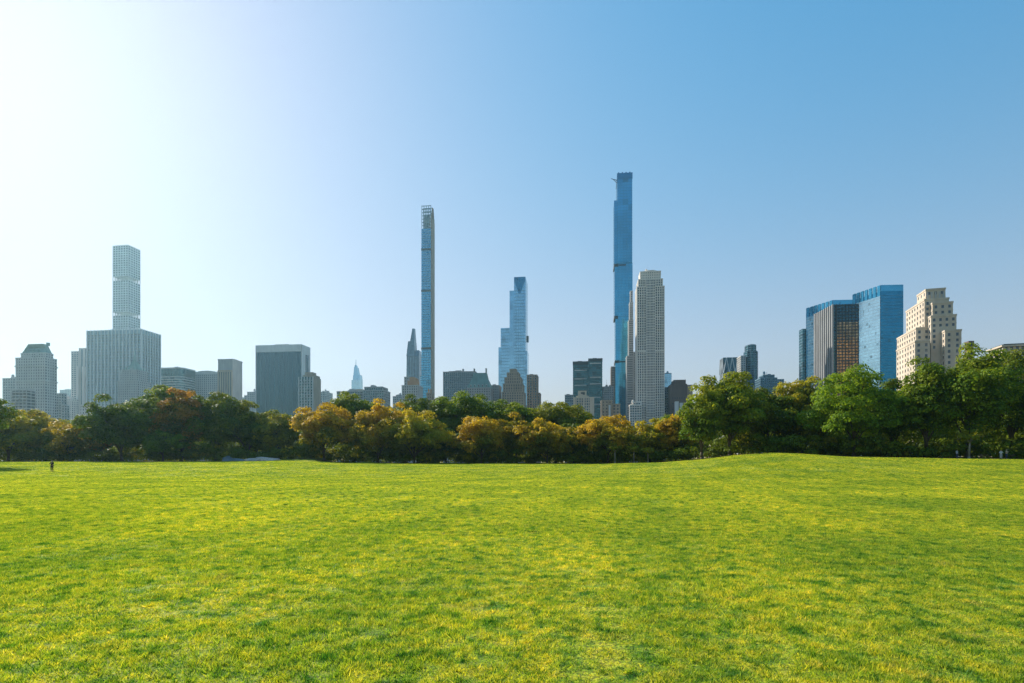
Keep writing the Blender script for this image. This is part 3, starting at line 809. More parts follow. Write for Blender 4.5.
mb = MB(); facade(mb, 0, b.lx(402), 0, 20, Z0, b.z(396.5), 3.5, 3.6, 1.2, 1.4); mb.box(6, 11, 5, 10, b.z(396.5), b.z(395), 1); mb.build('wall', [G_OFFICE, W_GREY], b.root)

# --- leaning pointed tower + beige crowned hotel
b = Bld('tapered_tower', 'tapered grey-blue glass tower with a slanted peak left of the thin bronze-edged tower', 405.5, 1150, 'tower')
L = b.lx; mb = MB()
tap(L(405.3), L(419), 0, 26, Z0, b.z(356), L(406.2), L(418.6)); tap(L(414.4), L(418.6), 2, 22, b.z(356), b.z(350), L(415), L(418.2))
mb.frustum([(L(406.2), 1), (L(414.4), 1), (L(414.4), 22), (L(406.2), 22)], [(L(407.6), 3), (L(413.9), 3), (L(413.9), 18), (L(407.6), 18)], b.z(356), b.z(341), 0)
mb.frustum([(L(409.6), 3.5), (L(413.9), 3.5), (L(413.9), 17), (L(409.6), 17)], [(L(411.4), 6), (L(413.4), 6), (L(413.4), 14), (L(411.4), 14)], b.z(341), b.z(328), 0)
for i in range(4): mb.bar((L(406.5+3*i), -.3, 10), (L(408+2.6*i), 1.2, b.z(357)), .35, .3, 4, 1)
mb.build('wall', [G_OFFICE, W_STEEL], b.root)
b = Bld('crowned_hotel', 'pale beige hotel with an orange arched crown at the foot of the tapered tower', 402, 760)
x1 = b.lx(418); mb = MB(); L = b.lx
facade(mb, 0, x1, 0, 22, Z0, b.z(385.5), 3.2, 3.4, 1.7, 1.4); facade(mb, L(404.3), L(409), 1, 18, b.z(385.5)+.4, b.z(377), 3.2, 3.4, 1.6, 1.3)
mb.build('wall', [G_WIN, W_PALE], b.root)
mb = MB(); z_ = b.z(385.5)+.4; xa, xb = L(407.3), L(416.6); mb.box(xa, xb, .6, 12, z_, b.z(381), 0)
n = 8
for i in range(n):
    a = pi*(i+.5)/n; xm = (xa+xb)/2; hw = (xb-xa)/2
    mb.box(xm-hw*cos(pi*i/n), xm-hw*cos(pi*(i+1)/n), .8, 11, b.z(381), b.z(381)+5.2*sin(a)+.2, 0)
mb.build('crown', [W_ORANGE], b.root)

# --- thin tower with bronze edges
b = Bld('thin_skyscraper', 'extremely thin blue glass skyscraper with bronze side edges and open lattice top', 421.4, 990, 'skyscraper')
x1 = b.lx(431.0); yd = 17; L = b.lx; mb = MB(); zt = b.z(229)
mb.box(0, x1, 0, yd, Z0, zt, 0)
z_ = 4
while z_ < zt: mb.box(-.15, x1+.1, -.25, yd+.25, z_, z_+.8, 2); z_ += 4.4
for i in range(1, 4): mb.box(x1*i/4-.15, x1*i/4+.15, -.5, .1, Z0, zt, 2)
mb.build('wall', [G_BLUE, W_BRONZE, W_STEEL], b.root)
for k, py in enumerate((249.5, 291, 348.5)):
    mb = MB(); mb.box(-.35, x1+.3, -.65, yd+.6, b.z(py+.9), b.z(py-.9), 0); mb.build('mechanical_band', [W_DARK], b.root)
mb = MB()
for xs_ in (x1,):
    mb.box(xs_+.05, xs_+1.9, -.9, yd+.9, Z0, b.z(220), 0)
    for k in range(4): mb.box(xs_+.1, xs_+1.8, -.8+k*1.9, yd-k*1.9, b.z(220)-.5, b.z(216-k*3.0), 0)
mb.build('side_fin', [W_BRONZE], b.root)
mb = MB()
for i in range(8):
    z_ = zt + i*(b.z(206)-zt)/7; mb.box(.1, x1-.1, .5, 1.1, z_-.55, z_+.55, 0); mb.box(.1, x1-.1, yd*.6, yd*.6+.6, z_-.55, z_+.55, 0)
for i in range(5): mb.box((x1-1)*i/4+.1, (x1-1)*i/4+.9, .3, 1.4, zt-.5, b.z(205.5), 0); mb.box((x1-1)*i/4+.1, (x1-1)*i/4+.9, yd*.6-.2, yd*.6+.8, zt-.5, b.z(206), 0)
mb.box(x1*.25, x1*.75, 4, yd*.5, zt, b.z(214), 0)
mb.build('lattice_crown', [W_STEEL], b.root)
mb = MB(); facade(mb, L(419.6), -.2, 2, 16, Z0, b.z(376), 3, 4, .3, .8, .1, .1); mb.build('low_wing', [G_BLUE2, W_STEEL], b.root)

b = Bld('twin_tip_house', 'small gilded twin-chimney rooftop peeking over the trees at the foot of the thin skyscraper', 427, 640)
mb = MB(); x1 = b.lx(431.5); facade(mb, 0, x1, 0, 7, Z0, b.z(393), 2.4, 3.3, 1.2, 1.2); mb.build('wall', [G_WIN, W_BEIGE], b.root)
for k in (.12, .62):
    mb = MB(); mb.box(x1*k, x1*(k+.24), 1, 3, b.z(393)+.4, b.z(388.8), 0); mb.build('chimney', [W_ORANGE], b.root)

# --- dark grid block and green-roof twin chimney building
b = Bld('dark_grid_block', 'dark gridded office block left of the green-roofed twin chimney building', 443.5, 900)
x1 = b.lx(475); mb = MB(); facade(mb, 0, x1, 0, 30, Z0, b.z(372), 3.1, 3.8, .7, .5, .6); mb.build('wall', [G_DARK, W_GREY], b.root)
b = Bld('chateau_building', 'brick apartment house with steep green copper roof and two tall chimneys', 467, 720)
x1 = b.lx(490.5); L = b.lx; mb = MB(); ze = b.z(388)
facade(mb, 0, x1, 0, 24, Z0, ze, 3.0, 3.3, 1.7, 1.6); mb.build('wall', [G_WIN, W_GREY], b.root)
mb = MB(); xa, xb = L(472.3), L(485.3)
mb.frustum([(0,0),(x1,0),(x1,24),(0,24)], [(xa-1.5,6),(xb+1.5,6),(xb+1.5,18),(xa-1.5,18)], ze+.4, b.z(378), 0)
mb.frustum([(xa-1.5,6),(xb+1.5,6),(xb+1.5,18),(xa-1.5,18)], [(xa,9),(xb,9),(xb,15),(xa,15)], b.z(378)+.01, b.z(372), 0)
rf = mb.build('roof', [W_COPPER], b.root)
for q in range(5):
    mb = MB(); xx = x1*(.16+.165*q); mb.box(xx-.9, xx+.9, 0.6, 4.2, ze+1.2, ze+4.2, 0); mb.box(xx-.6, xx+.6, .5, .7, ze+1.5, ze+3.6, 1); mb.build('dormer', [W_PALE, G_WIN], rf)
for xx in (xa+.6, xb-.6):
    mb = MB(); mb.box(xx-.8, xx+.8, 9, 12, b.z(376), b.z(368), 0); mb.box(xx-1.0, xx+1.0, 8.8, 12.2, b.z(368), b.z(367.5), 0); mb.build('chimney', [W_GREY], b.root)
b = Bld('brick_infill_block', 'plain beige-grey block between the twin chimney building and stepped blue tower', 490.8, 740)
x1 = b.lx(499); mb = MB(); facade(mb, 0, x1, 0, 20, Z0, b.z(385.5), 3.0, 3.4, 1.8, 1.7); mb.build('wall', [G_WIN, W_GREY], b.root)
mb = MB(); mb.box(2, 6, 3, 8, b.z(385.5)+.4, b.z(384), 0); mb.build('roof_house', [W_GREY], b.root)

# --- stepped blue glass tower
b = Bld('stepped_skyscraper', 'sky-blue glass skyscraper with stepped left shoulders', 498.3, 930, 'skyscraper')
L = b.lx; mb = MB()
mb.box(0, L(500.6)-.1, 2, 30, Z0, b.z(347), 0); mb.box(L(500.6), L(509.5), 1.2, 34, Z0, b.z(328), 0)
mb.box(L(509.5)+.05, L(514), .6, 36, Z0, b.z(291), 0); mb.box(L(514)+.05, L(525.6), 0, 36, Z0, b.z(278.5), 0)
mb.box(L(525.6)+.05, L(527), 4, 32, Z0, b.z(351), 0)
xr = L(525.6)
z_ = 6
while z_ < b.z(280): 
    if z_ < b.z(329): mb.box(L(500.6)-.1, xr, 1.0, 34.1, z_, z_+.45, 1)
    mb.box(L(514), xr+.1, -.15, 36.1, z_, z_+.45, 1); z_ += 5.2
for i in range(1, 5): xx = L(514)+(xr-L(514))*i/5; mb.box(xx-.12, xx+.12, -.3, .1, Z0, b.z(280), 1)
mb.build('wall', [G_BLUE2, W_STEEL], b.root)
mb = MB(); mb.box(L(514)+.3, xr-.3, -.25, 20, b.z(283), b.z(277.8), 0)
mb.frustum([(L(518.5), -.4), (L(520.5), -.4), (L(520.5), 2), (L(518.5), 2)], [(L(515), -.4), (L(524.5), -.4), (L(524.5), 2), (L(515), 2)], b.z(294), b.z(283), 0)
mb.build('crown', [G_DEEP], b.root)
mb = MB(); mb.box(L(526.1), L(528.2), 4, 10, b.z(342), b.z(336), 0); mb.build('hoist_cabin', [W_DARK], b.root)
b = Bld('shouldered_tower', 'beige art-deco tower with stepped shoulders standing before the stepped blue skyscraper', 502, 730, 'tower')
L = b.lx; mb = MB()
for (pa, pb_, y_, d_, pt) in ((502, 523.5, 0, 26, 392), (503.2, 522.3, 1, 25, 384), (504.6, 520.6, 2, 24, 377.5), (506.8, 518.2, 3, 22, 372.5), (509.5, 515.6, 4, 20, 368.8)):
    facade(mb, L(pa), L(pb_), y_, d_, Z0 if y_ == 0 else b.z(pt+9), b.z(pt), 3.0, 3.4, 1.5, 1.3, cap=.8)
mb.build('wall', [G_WIN, W_BEIGE], b.root)
b = Bld('brown_slab', 'brown-grey slab block against the right side of the stepped blue skyscraper', 527, 780)
L = b.lx; mb = MB(); facade(mb, 0, L(537), 0, 24, Z0, b.z(375), 3.1, 3.5, 1.3, 1.2); facade(mb, L(537)+.7, L(539.7), 2, 22, Z0, b.z(393), 3.1, 3.5, 1.3, 1.2)
mb.box(L(532.3), L(533.2), -.8, .2, Z0, b.z(375.5), 1)
mb.build('wall', [G_DARK, W_BRONZE], b.root)
mb = MB(); mb.box(3, 8, 4, 10, b.z(375)+.4, b.z(373.6), 0); mb.build('roof_house', [W_GREY], b.root)

# --- twin teal towers
for (pl, pr, pt, d, lab) in ((573, 588.2, 361.5, 28, 'left and slightly lower of the twin dark teal glass towers'), (588.5, 602.3, 358.5, 28, 'right and slightly taller of the twin dark teal glass towers')):
    b = Bld('teal_tower', lab, pl, 900 if pl < 580 else 890, 'tower', group='twin teal towers')
    x1 = b.lx(pr); zt = b.z(pt); mb = MB(); mb.box(0, x1, 0, d, Z0, zt-5, 0)
    z_ = 4
    while z_ < zt-6: mb.box(-.2, x1+.2, -.2, d+.2, z_, z_+.7, 1); z_ += 4.0
    for py in ((371, 379.5, 386) if pl < 580 else (364, 378, 384.5, 398, 405)):
        mb.box(x1*.1, x1*.9, -.35, .1, b.z(py), b.z(py)+1.7, 2)
    mb.box(-.4, x1+.4, -.4, d+.4, zt-5, zt, 1)
    mb.build('wall', [G_TEAL, W_DARK, W_PALE], b.root)
    mb = MB(); mb.box(x1*.3, x1*.6, 6, 14, zt, zt+1.6, 0); mb.build('roof_plant', [W_DARK], b.root)
b = Bld('dark_annex', 'low dark blue-grey block at the left foot of the twin teal towers', 565, 860)
mb = MB(); facade(mb, 0, b.lx(573.2), 0, 24, Z0, b.z(395), 3.2, 3.6, .7, 1.2); mb.build('wall', [G_DARK, W_GREY], b.root)
mb = MB(); mb.box(2, 7, 3, 8, b.z(395)+.4, b.z(393.8), 0); mb.build('roof_house', [W_GREY], b.root)
b = Bld('cream_block', 'cream and glass apartment block with square roof box before the twin teal towers', 574, 680)
x1 = b.lx(593.5); L = b.lx; mb = MB(); zt = b.z(397.5)
facade(mb, 0, x1, 0, 22, Z0, zt, 3.0, 3.3, .9, .8)
mb.box(-.8, 2.0, -.8, 3, Z0, zt, 1); mb.box(x1-4.5, x1+.8, -.8, 3, Z0, zt, 1); mb.box(x1*.5-1, x1*.5+1, -.8, 2, Z0, zt-.1, 1)
mb.build('wall', [G_OFFICE, W_LIME], b.root)
mb = MB(); xa, xb = L(578), L(586.6); mb.box(xa, xb, 3, 12, zt+.4, b.z(390.5), 0); mb.box(xa+3.2, xb-2, 2.8, 3.2, b.z(394.5), b.z(392), 1); mb.build('roof_box', [W_LIME, W_DARK], b.root)
b = Bld('grey_slab', 'grey gridded block between the right teal tower and the tallest tower', 602.8, 900)
L = b.lx; mb = MB(); facade(mb, 0, L(613.5), 0, 20, Z0, b.z(386.8), 3.2, 3.6, 1.0, 1.2); mb.build('wall', [G_OFFICE, W_GREY], b.root)
mb = MB(); mb.bar((6, 6, b.z(386.8)), (6, 6, b.z(379)), .25, .1, 5); mb.build('antenna', [W_DARK], b.root)
b = Bld('low_beige_house', 'low beige block with a bright white chimney at the foot of the tallest tower', 601.5, 600)
L = b.lx; mb = MB(); facade(mb, 0, L(612), 0, 14, Z0, b.z(400.5), 3.2, 3.4, 2.1, 1.8); facade(mb, L(612.5), L(620), 3, 14, Z0, b.z(404), 3.2, 3.4, 1.6, 1.6); mb.build('wall', [G_WIN, W_BEIGE], b.root)
mb = MB(); mb.box(L(608.6), L(610.4), -3, -.8, Z0, b.z(405.3), 0); mb.build('chimney', [W_WHITE], b.root)

# --- tallest tower
b = Bld('supertall_skyscraper', 'tallest tower, deep blue glass with dark equipment bands', 617.3, 930, 'skyscraper')
L = b.lx; x1 = L(632.3); mb = MB(); zt = b.z(173.5); d = 34
def glassbox(xa, xb, ya, yb, z0, z1, st=4.6, nv=5):
    mb.box(xa, xb, ya, yb, z0, z1, 0); z_ = z0+st*.5
    while z_ < z1-1: mb.box(xa-.1, xb+.1, ya-.12, yb+.12, z_, z_+.3, 1); z_ += st
    for i in range(1, nv): xx = xa+(xb-xa)*i/nv; mb.box(xx-.1, xx+.1, ya-.3, ya+.1, z0, z1, 1)
zc = b.z(263)
glassbox(0, x1, 0, d, zc, zt)
glassbox(L(614.2), -.2, 3, d-4, zc, b.z(199.5), nv=2)
glassbox(L(614.6), L(632.6), 1.0, d, b.z(316), zc-.1)
glassbox(L(615.4), L(632.8), 2.0, d, Z0, b.z(316)-.1)
mb.build('wall', [G_BLUE, G_DEEP], b.root)
for py, xa, xb in ((265, L(614.0), L(618.5)), (265, L(618.8), L(626)), (317, L(614.2), L(618.0)), (361.5, L(614.8), L(619.5)), (361.5, L(619.8), L(628))):
    mb = MB(); mb.box(xa, xb, .3, d-6, b.z(py+(1.3 if xb < L(622) else .6)), b.z(py-(1.3 if xb < L(622) else .6)), 0); mb.build('equipment_band', [W_DARK], b.root)
mb = MB(); mb.box(-.4, x1+.4, -.4, d+.4, zt-9, zt+.3, 0)
for i in range(4): mb.box(x1*(.05+.25*i), x1*(.14+.25*i), 3, 12, zt, zt+3.2, 0)
mb.build('crown', [G_DEEP], b.root)
mb = MB(); zc_ = b.z(179.5); mb.bar((0, 1, zc_-1), (L(610.8), -3, zc_+.6), .7, .45, 5); mb.bar((0, 4, zc_-4), (L(613.5), 0, zc_-.2), .5, .4, 5)
mb.build('hoist_arm', [W_DARK], b.root)
mb = MB(); facade(mb, L(611.4), L(615), 6, 26, Z0, b.z(366), 3, 4, 1.2, 1.2); mb.build('podium_wing', [G_WIN, W_BRONZE], b.root)

# --- slim beige tower + limestone tower
b = Bld('slim_beige_tower', 'slim beige tower of stacked bays squeezed in front of the tallest tower', 627, 840, 'tower')
L = b.lx; mb = MB()
facade(mb, 0, L(633), 0, 20, Z0, b.z(356), 2.6, 3.4, 1.1, 1.2); facade(mb, L(629), L(633.2), 1, 18, b.z(356), b.z(320), 2.6, 3.4, 1.1, 1.2)
facade(mb, L(630), L(633), 2, 16, b.z(320), b.z(302), 2.6, 3.4, 1.1, 1.2); facade(mb, L(630.8), L(632.7), 3, 14, b.z(302), b.z(290.5), 2.6, 3.4, 1.1, 1.2)
facade(mb, L(633.5), L(637), 1.5, 18, Z0, b.z(352), 2.6, 3.4, 1.4, 1.2)
mb.build('wall', [G_WIN, W_PALE], b.root)
b = Bld('limestone_tower', 'tall silver-grey limestone apartment tower with chamfered crown, right of the tallest tower', 637.2, 780, 'tower')
L = b.lx; mb = MB(); d = 26; xw = L(664.2)
facade(mb, 0, xw, 0, d, Z0, b.z(287), 2.9, 3.5, 1.25, .9, .5, .25, cap=1)
facade(mb, L(638.6), L(662.6), .8, d-1, b.z(287)+.4, b.z(279.5), 2.9, 3.5, 1.2, .9, .5, .25, cap=1)
facade(mb, L(640.5), L(660.8), 1.8, d-2, b.z(279.5)+.4, b.z(271.5), 2.5, 3.5, 1.7, 1.6, .4, .3, cap=1)
mb.box(L(646.2), L(654.8), -1.6, 1, Z0, b.z(281), 0)
for i in range(7):
    xx = L(646.2)+(L(654.8)-L(646.2))*i/6; mb.box(xx-.35, xx+.35, -2.0, 1, Z0, b.z(281), 1)
z_ = 3
while z_ < b.z(282): mb.box(L(646.2), L(654.8), -1.85, 1, z_, z_+1.0, 1); z_ += 3.55
for py in (318, 352): mb.box(-.7, xw+.7, -.7, d+.7, b.z(py), b.z(py)+1.3, 1)
mb.build('wall', [G_WIN, W_SILVER], b.root)
mb = MB(); n=8; rr=[( (L(643)+L(658.5))/2 + (L(658.5)-L(643))/2*cos(2*pi*i/n+pi/n)*1.08, 12+9*sin(2*pi*i/n+pi/n)) for i in range(n)]
mb.frustum(rr, rr, b.z(271.5), b.z(269.6), 0); mb.build('crown', [W_SILVER], b.root)
mb = MB(); facade(mb, L(628.5), L(640), -22, -8, Z0, b.z(406.5), 3, 3.4, .6, .9); facade(mb, L(632), L(639), -20, -8, b.z(406.5)+.4, b.z(403.5), 3, 3.4, .6, .9); mb.build('base_wing', [G_OFFICE, W_SILVER], b.root)

b = Bld('small_blue_block', 'small light blue glass block peeping out right of the limestone tower', 664, 1150)
x1 = b.lx(671.5); mb = MB(); facade(mb, 0, x1, 0, 22, Z0, b.z(373.3), 4, 4, .2, .5, .1, .1); mb.build('wall', [G_BLUE2, W_STEEL], b.root)
b = Bld('grey_low_block', 'low dark grey block directly at the right foot of the limestone tower', 664.5, 800)
x1 = b.lx(671); mb = MB(); facade(mb, 0, x1, 0, 20, Z0, b.z(387.5), 3, 3.5, .8, 1.2); mb.build('wall', [G_DARK, W_GREY], b.root)
b = Bld('brown_stepped_block', 'dark brown stepped block right of the small light blue glass block', 670.8, 760)
L = b.lx; mb = MB(); zt = b.z(384); mb.box(0, L(687.2), 0, 26, Z0, zt, 0); mb.box(L(674), L(686), 1, 24, zt, b.z(379.8), 0); mb.box(L(687.3), L(693), 2, 22, Z0, b.z(384.8), 1)
for i in range(7):
    for j in range(10): mb.box(2+i*3, 3.1+i*3, -.08, .1, 20+j*7.5, 21.8+j*7.5, 2)
mb.build('wall', [W_BROWN, W_BEIGE, G_WIN], b.root)
for (xa, xb, py) in ((673.5, 677, 402.5), (678, 681, 404)):
    mb = MB(); mb.box(L(xa), L(xb), -14, -8, Z0, b.z(py), 0); mb.build('white_roof_box', [W_WHITE], b.root)

# --- criss-cross braced tower
b = Bld('diagrid_tower', 'dark glass tower with pale criss-cross steel bracing, far behind the olive tree', 723.5, 1100, 'tower')
L = b.lx; mb = MB(); x1 = L(741); d = 30; zt = b.z(357.5)
levels = [b.z(p) for p in (357.5, 373, 388.5, 404, 419, 434)]
n = 4
def prof(k):
    # corners step in on alternate levels
    i = 0 if k % 2 == 0 else 5.0
    return [(i,0),(x1-i,0),(x1,i+.1),(x1,d-i-.1),(x1-i,d),(i,d),(0,d-i-.1),(0,i+.1)]
for k in range(5): mb.frustum(prof(k+1), prof(k), levels[k+1], levels[k], 0)
mb.build('wall', [G_DARK], b.root)
mb = MB()
for k in range(5):
    za, zb = levels[k+1], levels[k]
    for i in range(4):
        xa = x1*i/3; 
        if i < 3:
            mb.bar((x1*i/3, -.5, za), (x1*(i+.5)/3, -.5, zb), .85, n=4); mb.bar((x1*(i+1)/3, -.5, za), (x1*(i+.5)/3, -.5, zb), .85, n=4)
            mb.bar((-.5, d*i/3, za), (-.5, d*(i+.5)/3, zb), .85, n=4); mb.bar((-.5, d*(i+1)/3, za), (-.5, d*(i+.5)/3, zb), .85, n=4)
mb.build('steel_bracing', [W_WHITE], b.root)
b = Bld('teal_round_tower', 'teal glass apartment tower with a curved front and pale stepped left side', 741.5, 900, 'tower')
L = b.lx; mb = MB()
facade(mb, 0, L(746.2), 3, 26, Z0, b.z(355.5), 3, 3.5, 1.0, 1.1)
mb.build('side_bay', [G_OFFICE, W_PALE], b.root)
mb = MB(); xa, xb = L(746.8), L(759.8)
for (x0_, x1_, pt) in ((xa, xb, 350.5), (L(748), L(758), 344.3)):
    n = 12; pts = [((x0_+x1_)/2 + (x1_-x0_)/2*cos(a), 14 + 13*sin(a)) for a in [2*pi*i/n+.2 for i in range(n)]]
    ro = [((x0_+x1_)/2 + ((x1_-x0_)/2+.4)*cos(a), 14 + 13.4*sin(a)) for a in [2*pi*i/n+.2 for i in range(n)]]
    mb.frustum(pts, pts, Z0 if pt > 350 else b.z(350.5), b.z(pt), 0)
    z_ = 5 if pt > 350 else b.z(350.5)+1
    while z_ < b.z(pt): mb.frustum(ro, ro, z_, z_+.7, 1); z_ += 3.6
    for i in range(n): mb.bar((*ro[i], Z0), (*ro[i], b.z(pt)), .3, n=4, m=1)
mb.build('wall', [G_TEAL, W_STEEL], b.root)
b = Bld('dark_blue_block', 'low dark blue stepped block with an antenna right of the teal curved tower', 760.5, 860)
L = b.lx; mb = MB(); facade(mb, 0, L(777), 0, 26, Z0, b.z(378), 3, 3.6, .8, .9); facade(mb, L(763.5), L(774.5), 1, 22, b.z(378)+.4, b.z(375), 3, 3.6, .8, .9); facade(mb, L(777)+.7, L(784), 1, 20, Z0, b.z(379.6), 3, 3.6, .8, .9)
mb.build('wall', [G_DARK, W_STEEL], b.root)
mb = MB(); mb.bar((L(768), 6, b.z(375)), (L(768), 6, b.z(371.5)), .4, .2, 5); mb.build('antenna', [W_DARK], b.root)

# --- twin parallelogram glass towers, bronze tower between
def parallelogram(b, xl, xr, d, z0, z1, skew):
    return [(xl, 0), (xr, 0), (xr+skew, d), (xl+skew, d)]
def pgtower(name, lab, Y, pcorner, pr, pfar, ptop, py_low, low_w, extra=None):
    b = Bld(name, lab, pcorner, Y, 'tower', group='twin blue glass towers', phi=radians(4))
    x1 = b.lx(pr); zt = b.z(ptop)
    # left face recedes to the column pfar: choose depth, solve the skew
    d = 42.0
    xf = b.lx(pfar, d)
    mb = MB()
    bot = [(0,0),(x1,0),(x1+xf*.4,d),(xf,d)]
    mb.frustum(bot, bot, Z0, zt-8, 0)
    z_ = 4
    o_ = [(-.12,-.12),(x1+.12,-.12),(x1+xf*.4+.12,d+.1),(xf-.12,d+.1)]
    while z_ < zt-10: mb.frustum(o_, o_, z_, z_+.35, 1); z_ += 4.3
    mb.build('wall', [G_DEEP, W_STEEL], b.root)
    # flat west-facing glass skin, the mirrored bright sky put into its paler colour
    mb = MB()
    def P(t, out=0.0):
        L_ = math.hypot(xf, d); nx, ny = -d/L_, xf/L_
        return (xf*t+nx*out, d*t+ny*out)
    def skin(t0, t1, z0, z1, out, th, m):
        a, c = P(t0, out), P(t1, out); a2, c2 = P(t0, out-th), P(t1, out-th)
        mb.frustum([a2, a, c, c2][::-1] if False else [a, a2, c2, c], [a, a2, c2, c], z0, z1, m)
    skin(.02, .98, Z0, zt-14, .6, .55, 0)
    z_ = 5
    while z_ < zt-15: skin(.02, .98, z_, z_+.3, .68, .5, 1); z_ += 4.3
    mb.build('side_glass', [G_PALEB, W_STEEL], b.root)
    mb = MB()
    for k in range(7): skin(k/7+.02, (k+1)/7-.03, zt-15, zt, .55, 1.0, 1)
    skin(.0, 1.0, zt-15, zt-.4, -.1, .5, 0)
    mb.box(0, x1, 0, .5, zt-8, zt, 1); mb.box(x1-.5, x1, 0.6, d*.5, zt-8, zt, 1)
    mb.build('crown_screen', [G_PALEB, G_BLUE], b.root)
    return b, x1, zt
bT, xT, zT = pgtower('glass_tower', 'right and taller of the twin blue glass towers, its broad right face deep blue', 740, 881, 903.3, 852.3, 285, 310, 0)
bL, xL, zL = pgtower('glass_tower', 'left of the twin blue glass towers, half hidden by the dark bronze tower', 800, 833, 852.5, 806, 300, 0, 0)
mb = MB(); xa = bL.lx(802.5, 43); xb_ = bL.lx(807.5, 43); yw = bL.ly(799, xa); mb.box(xa, xb_, 43, yw, Z0, bL.z(328.5, 0, 43), 0)
z_ = 5
while z_ < bL.z(330, 0, 43): mb.box(xa-.1, xb_+.1, 42.8, yw+.1, z_, z_+.5, 1); z_ += 4.3
mb.build('low_wing', [G_TEAL, W_STEEL], bL.root)
b = Bld('bronze_tower', 'dark bronze tower with gold-brown reflected grid between the twin blue glass towers', 832.5, 645, 'tower', phi=radians(7))
L = b.lx; x1 = L(858.5); zt = b.z(304.5); mb = MB(); d = 40
xf = b.lx(815, d)
bot = [(0,0),(x1,0),(x1+xf*.3,d),(xf,d)]
zm = b.z(322.5)
mb.frustum(bot, bot, Z0, zt, 3)
mb.box(L(837), x1+.1, -.1, .5, Z0, zm, 0)  # reflected brown grid, painted as a gold-brown panel over the lower glass
for i in range(9): xx = x1*i/8; mb.box(xx-.22, xx+.22, -.7, .3, Z0, zt, 2)
mb.box(-.6, 1.0, -.9, .6, Z0, zt, 4); mb.box(L(836.5)-.4, L(836.5)+.4, -.9, .4, Z0, zt, 2)
z_ = 3
while z_ < zt-1: mb.box(-.1, x1+.1, -.35, .3, z_, z_+1.0, 2); z_ += 3.45
for i in range(10):
    t = (i+.0)/9; ax, ay = xf*t, d*t; L_ = math.hypot(xf, d); nx, ny = -d/L_, xf/L_
    w_ = .9
    tx, ty = xf/L_*w_, d/L_*w_
    mb.frustum([(ax+nx*.9-tx, ay+ny*.9-ty), (ax-nx*.2-tx, ay-ny*.2-ty), (ax-nx*.2+tx, ay-ny*.2+ty), (ax+nx*.9+tx, ay+ny*.9+ty)],
               [(ax+nx*.9-tx, ay+ny*.9-ty), (ax-nx*.2-tx, ay-ny*.2-ty), (ax-nx*.2+tx, ay-ny*.2+ty), (ax+nx*.9+tx, ay+ny*.9+ty)], Z0, zt-.3, 4)
mb.build('wall', [G_BROWNREFL, W_BRONZE, W_DARK, G_DARK, W_GREY], b.root)
mb = MB(); mb.box(x1*.1, x1*.8, 6, 20, zt, zt+1.5, 0); mb.build('roof_plant', [W_DARK], b.root)

# --- terraced limestone building
b = Bld('terraced_apartment_house', 'cream limestone apartment house rising in many terraced setbacks', 925, 525, 'building', phi=radians(16))
L = b.lx
def stepbox(mb, pa, pb_, pt, y0, pback, z0=None, top=None):
    xa, xb = L(pa, y0), L(pb_, y0)
    ya = b.ly(pback, xa)
    zt = b.z(pt, xa, y0)
    return xa, xb, y0, max(ya, y0+4), zt
mb = MB(); wins = []
# (front-left px, right px, top py, front y, far-back-left px, bottom py)
MASS = [
 (931, 956.5, 316, 0, 917, None),      # main block
 (932.5, 953, 303, 2, 905, None),
 (925.8, 945.5, 289.5, 10, 917, None), # top tower
 (924.5, 949, 299.5, 7, 906, None),
 (916, 930, 328, 6, 897, None),
 (915, 930, 341, -6, 896.5, None),
 (945, 961.5, 330.5, -9, 930, None),
]
for (pa, pb_, pt, y0, pk, _) in MASS:
    xa, xb = L(pa, y0), L(pb_, y0); ya = min(max(b.ly(pk, xa), y0+6), y0+60); zt = b.z(pt, xa, y0)
    mb.box(xa, xb, y0, ya, Z0, zt, 0)
    mb.box(xa-.35, xb+.35, y0-.35, ya+.35, zt-1.1, zt+.5, 0)
    zc = zt-7.5
    mb.box(xa-.2, xb+.2, y0-.2, ya+.2, zc-.25, zc+.2, 0)
    wins.append((xa, xb, y0, ya, zt))
mb.build('wall', [W_LIME], b.root)
wm_f = MB(); wm_f.box(-1.0, 1.0, -.06, .5, 0, 2.7, 0); wm_f.box(-1.0, 1.0, -.16, .3, -.25, 0, 1)
proto = wm_f.build('window', [G_WIN, W_PALE], b.root); placed = 0
cand = []
for (xa, xb, y0, ya, zt) in wins:
    nx = max(1, int((xb-xa-2)/4.3)); ny = max(1, int((ya-y0-2)/5.5))
    for fl_ in range(6):
        zz = zt-5.2-fl_*5.0
        if zz < 62: continue
        for i in range(nx): cand.append((zz, xa+(xb-xa)*(i+.5)/nx, y0, 0))
        for i in range(ny): cand.append((zz, xa, y0+(ya-y0)*(i+.5)/ny, -pi/2))
def inside(x, y, z, eps=.4):
    return any(xa+eps < x < xb-eps and y0+eps < y < ya-eps and z < zt+1.5 for (xa, xb, y0, ya, zt) in wins)
def blocked(x, y, z, face):
    q = (x, y-.8) if face == 0 else (x-.8, y)
    return any(xa-.3 < q[0] < xb+.3 and y0-.3 < q[1] < ya+.3 and z < zt+1.0 for (xa, xb, y0, ya, zt) in wins)
cand = [c for c in cand if not blocked(c[1], c[2], c[0], c[3])]
cand.sort(key=lambda c: -c[0])
rest = MB()
for (zz, x, y, a) in cand[100:]:
    if a == 0: rest.box(x-1.0, x+1.0, y-.06, y+.5, zz, zz+2.7, 0); rest.box(x-1.15, x+1.15, y-.16, y+.3, zz-.25, zz, 1)
    else: rest.box(x-.06, x+.5, y-1.0, y+1.0, zz, zz+2.7, 0); rest.box(x-.16, x+.3, y-1.15, y+1.15, zz-.25, zz, 1)
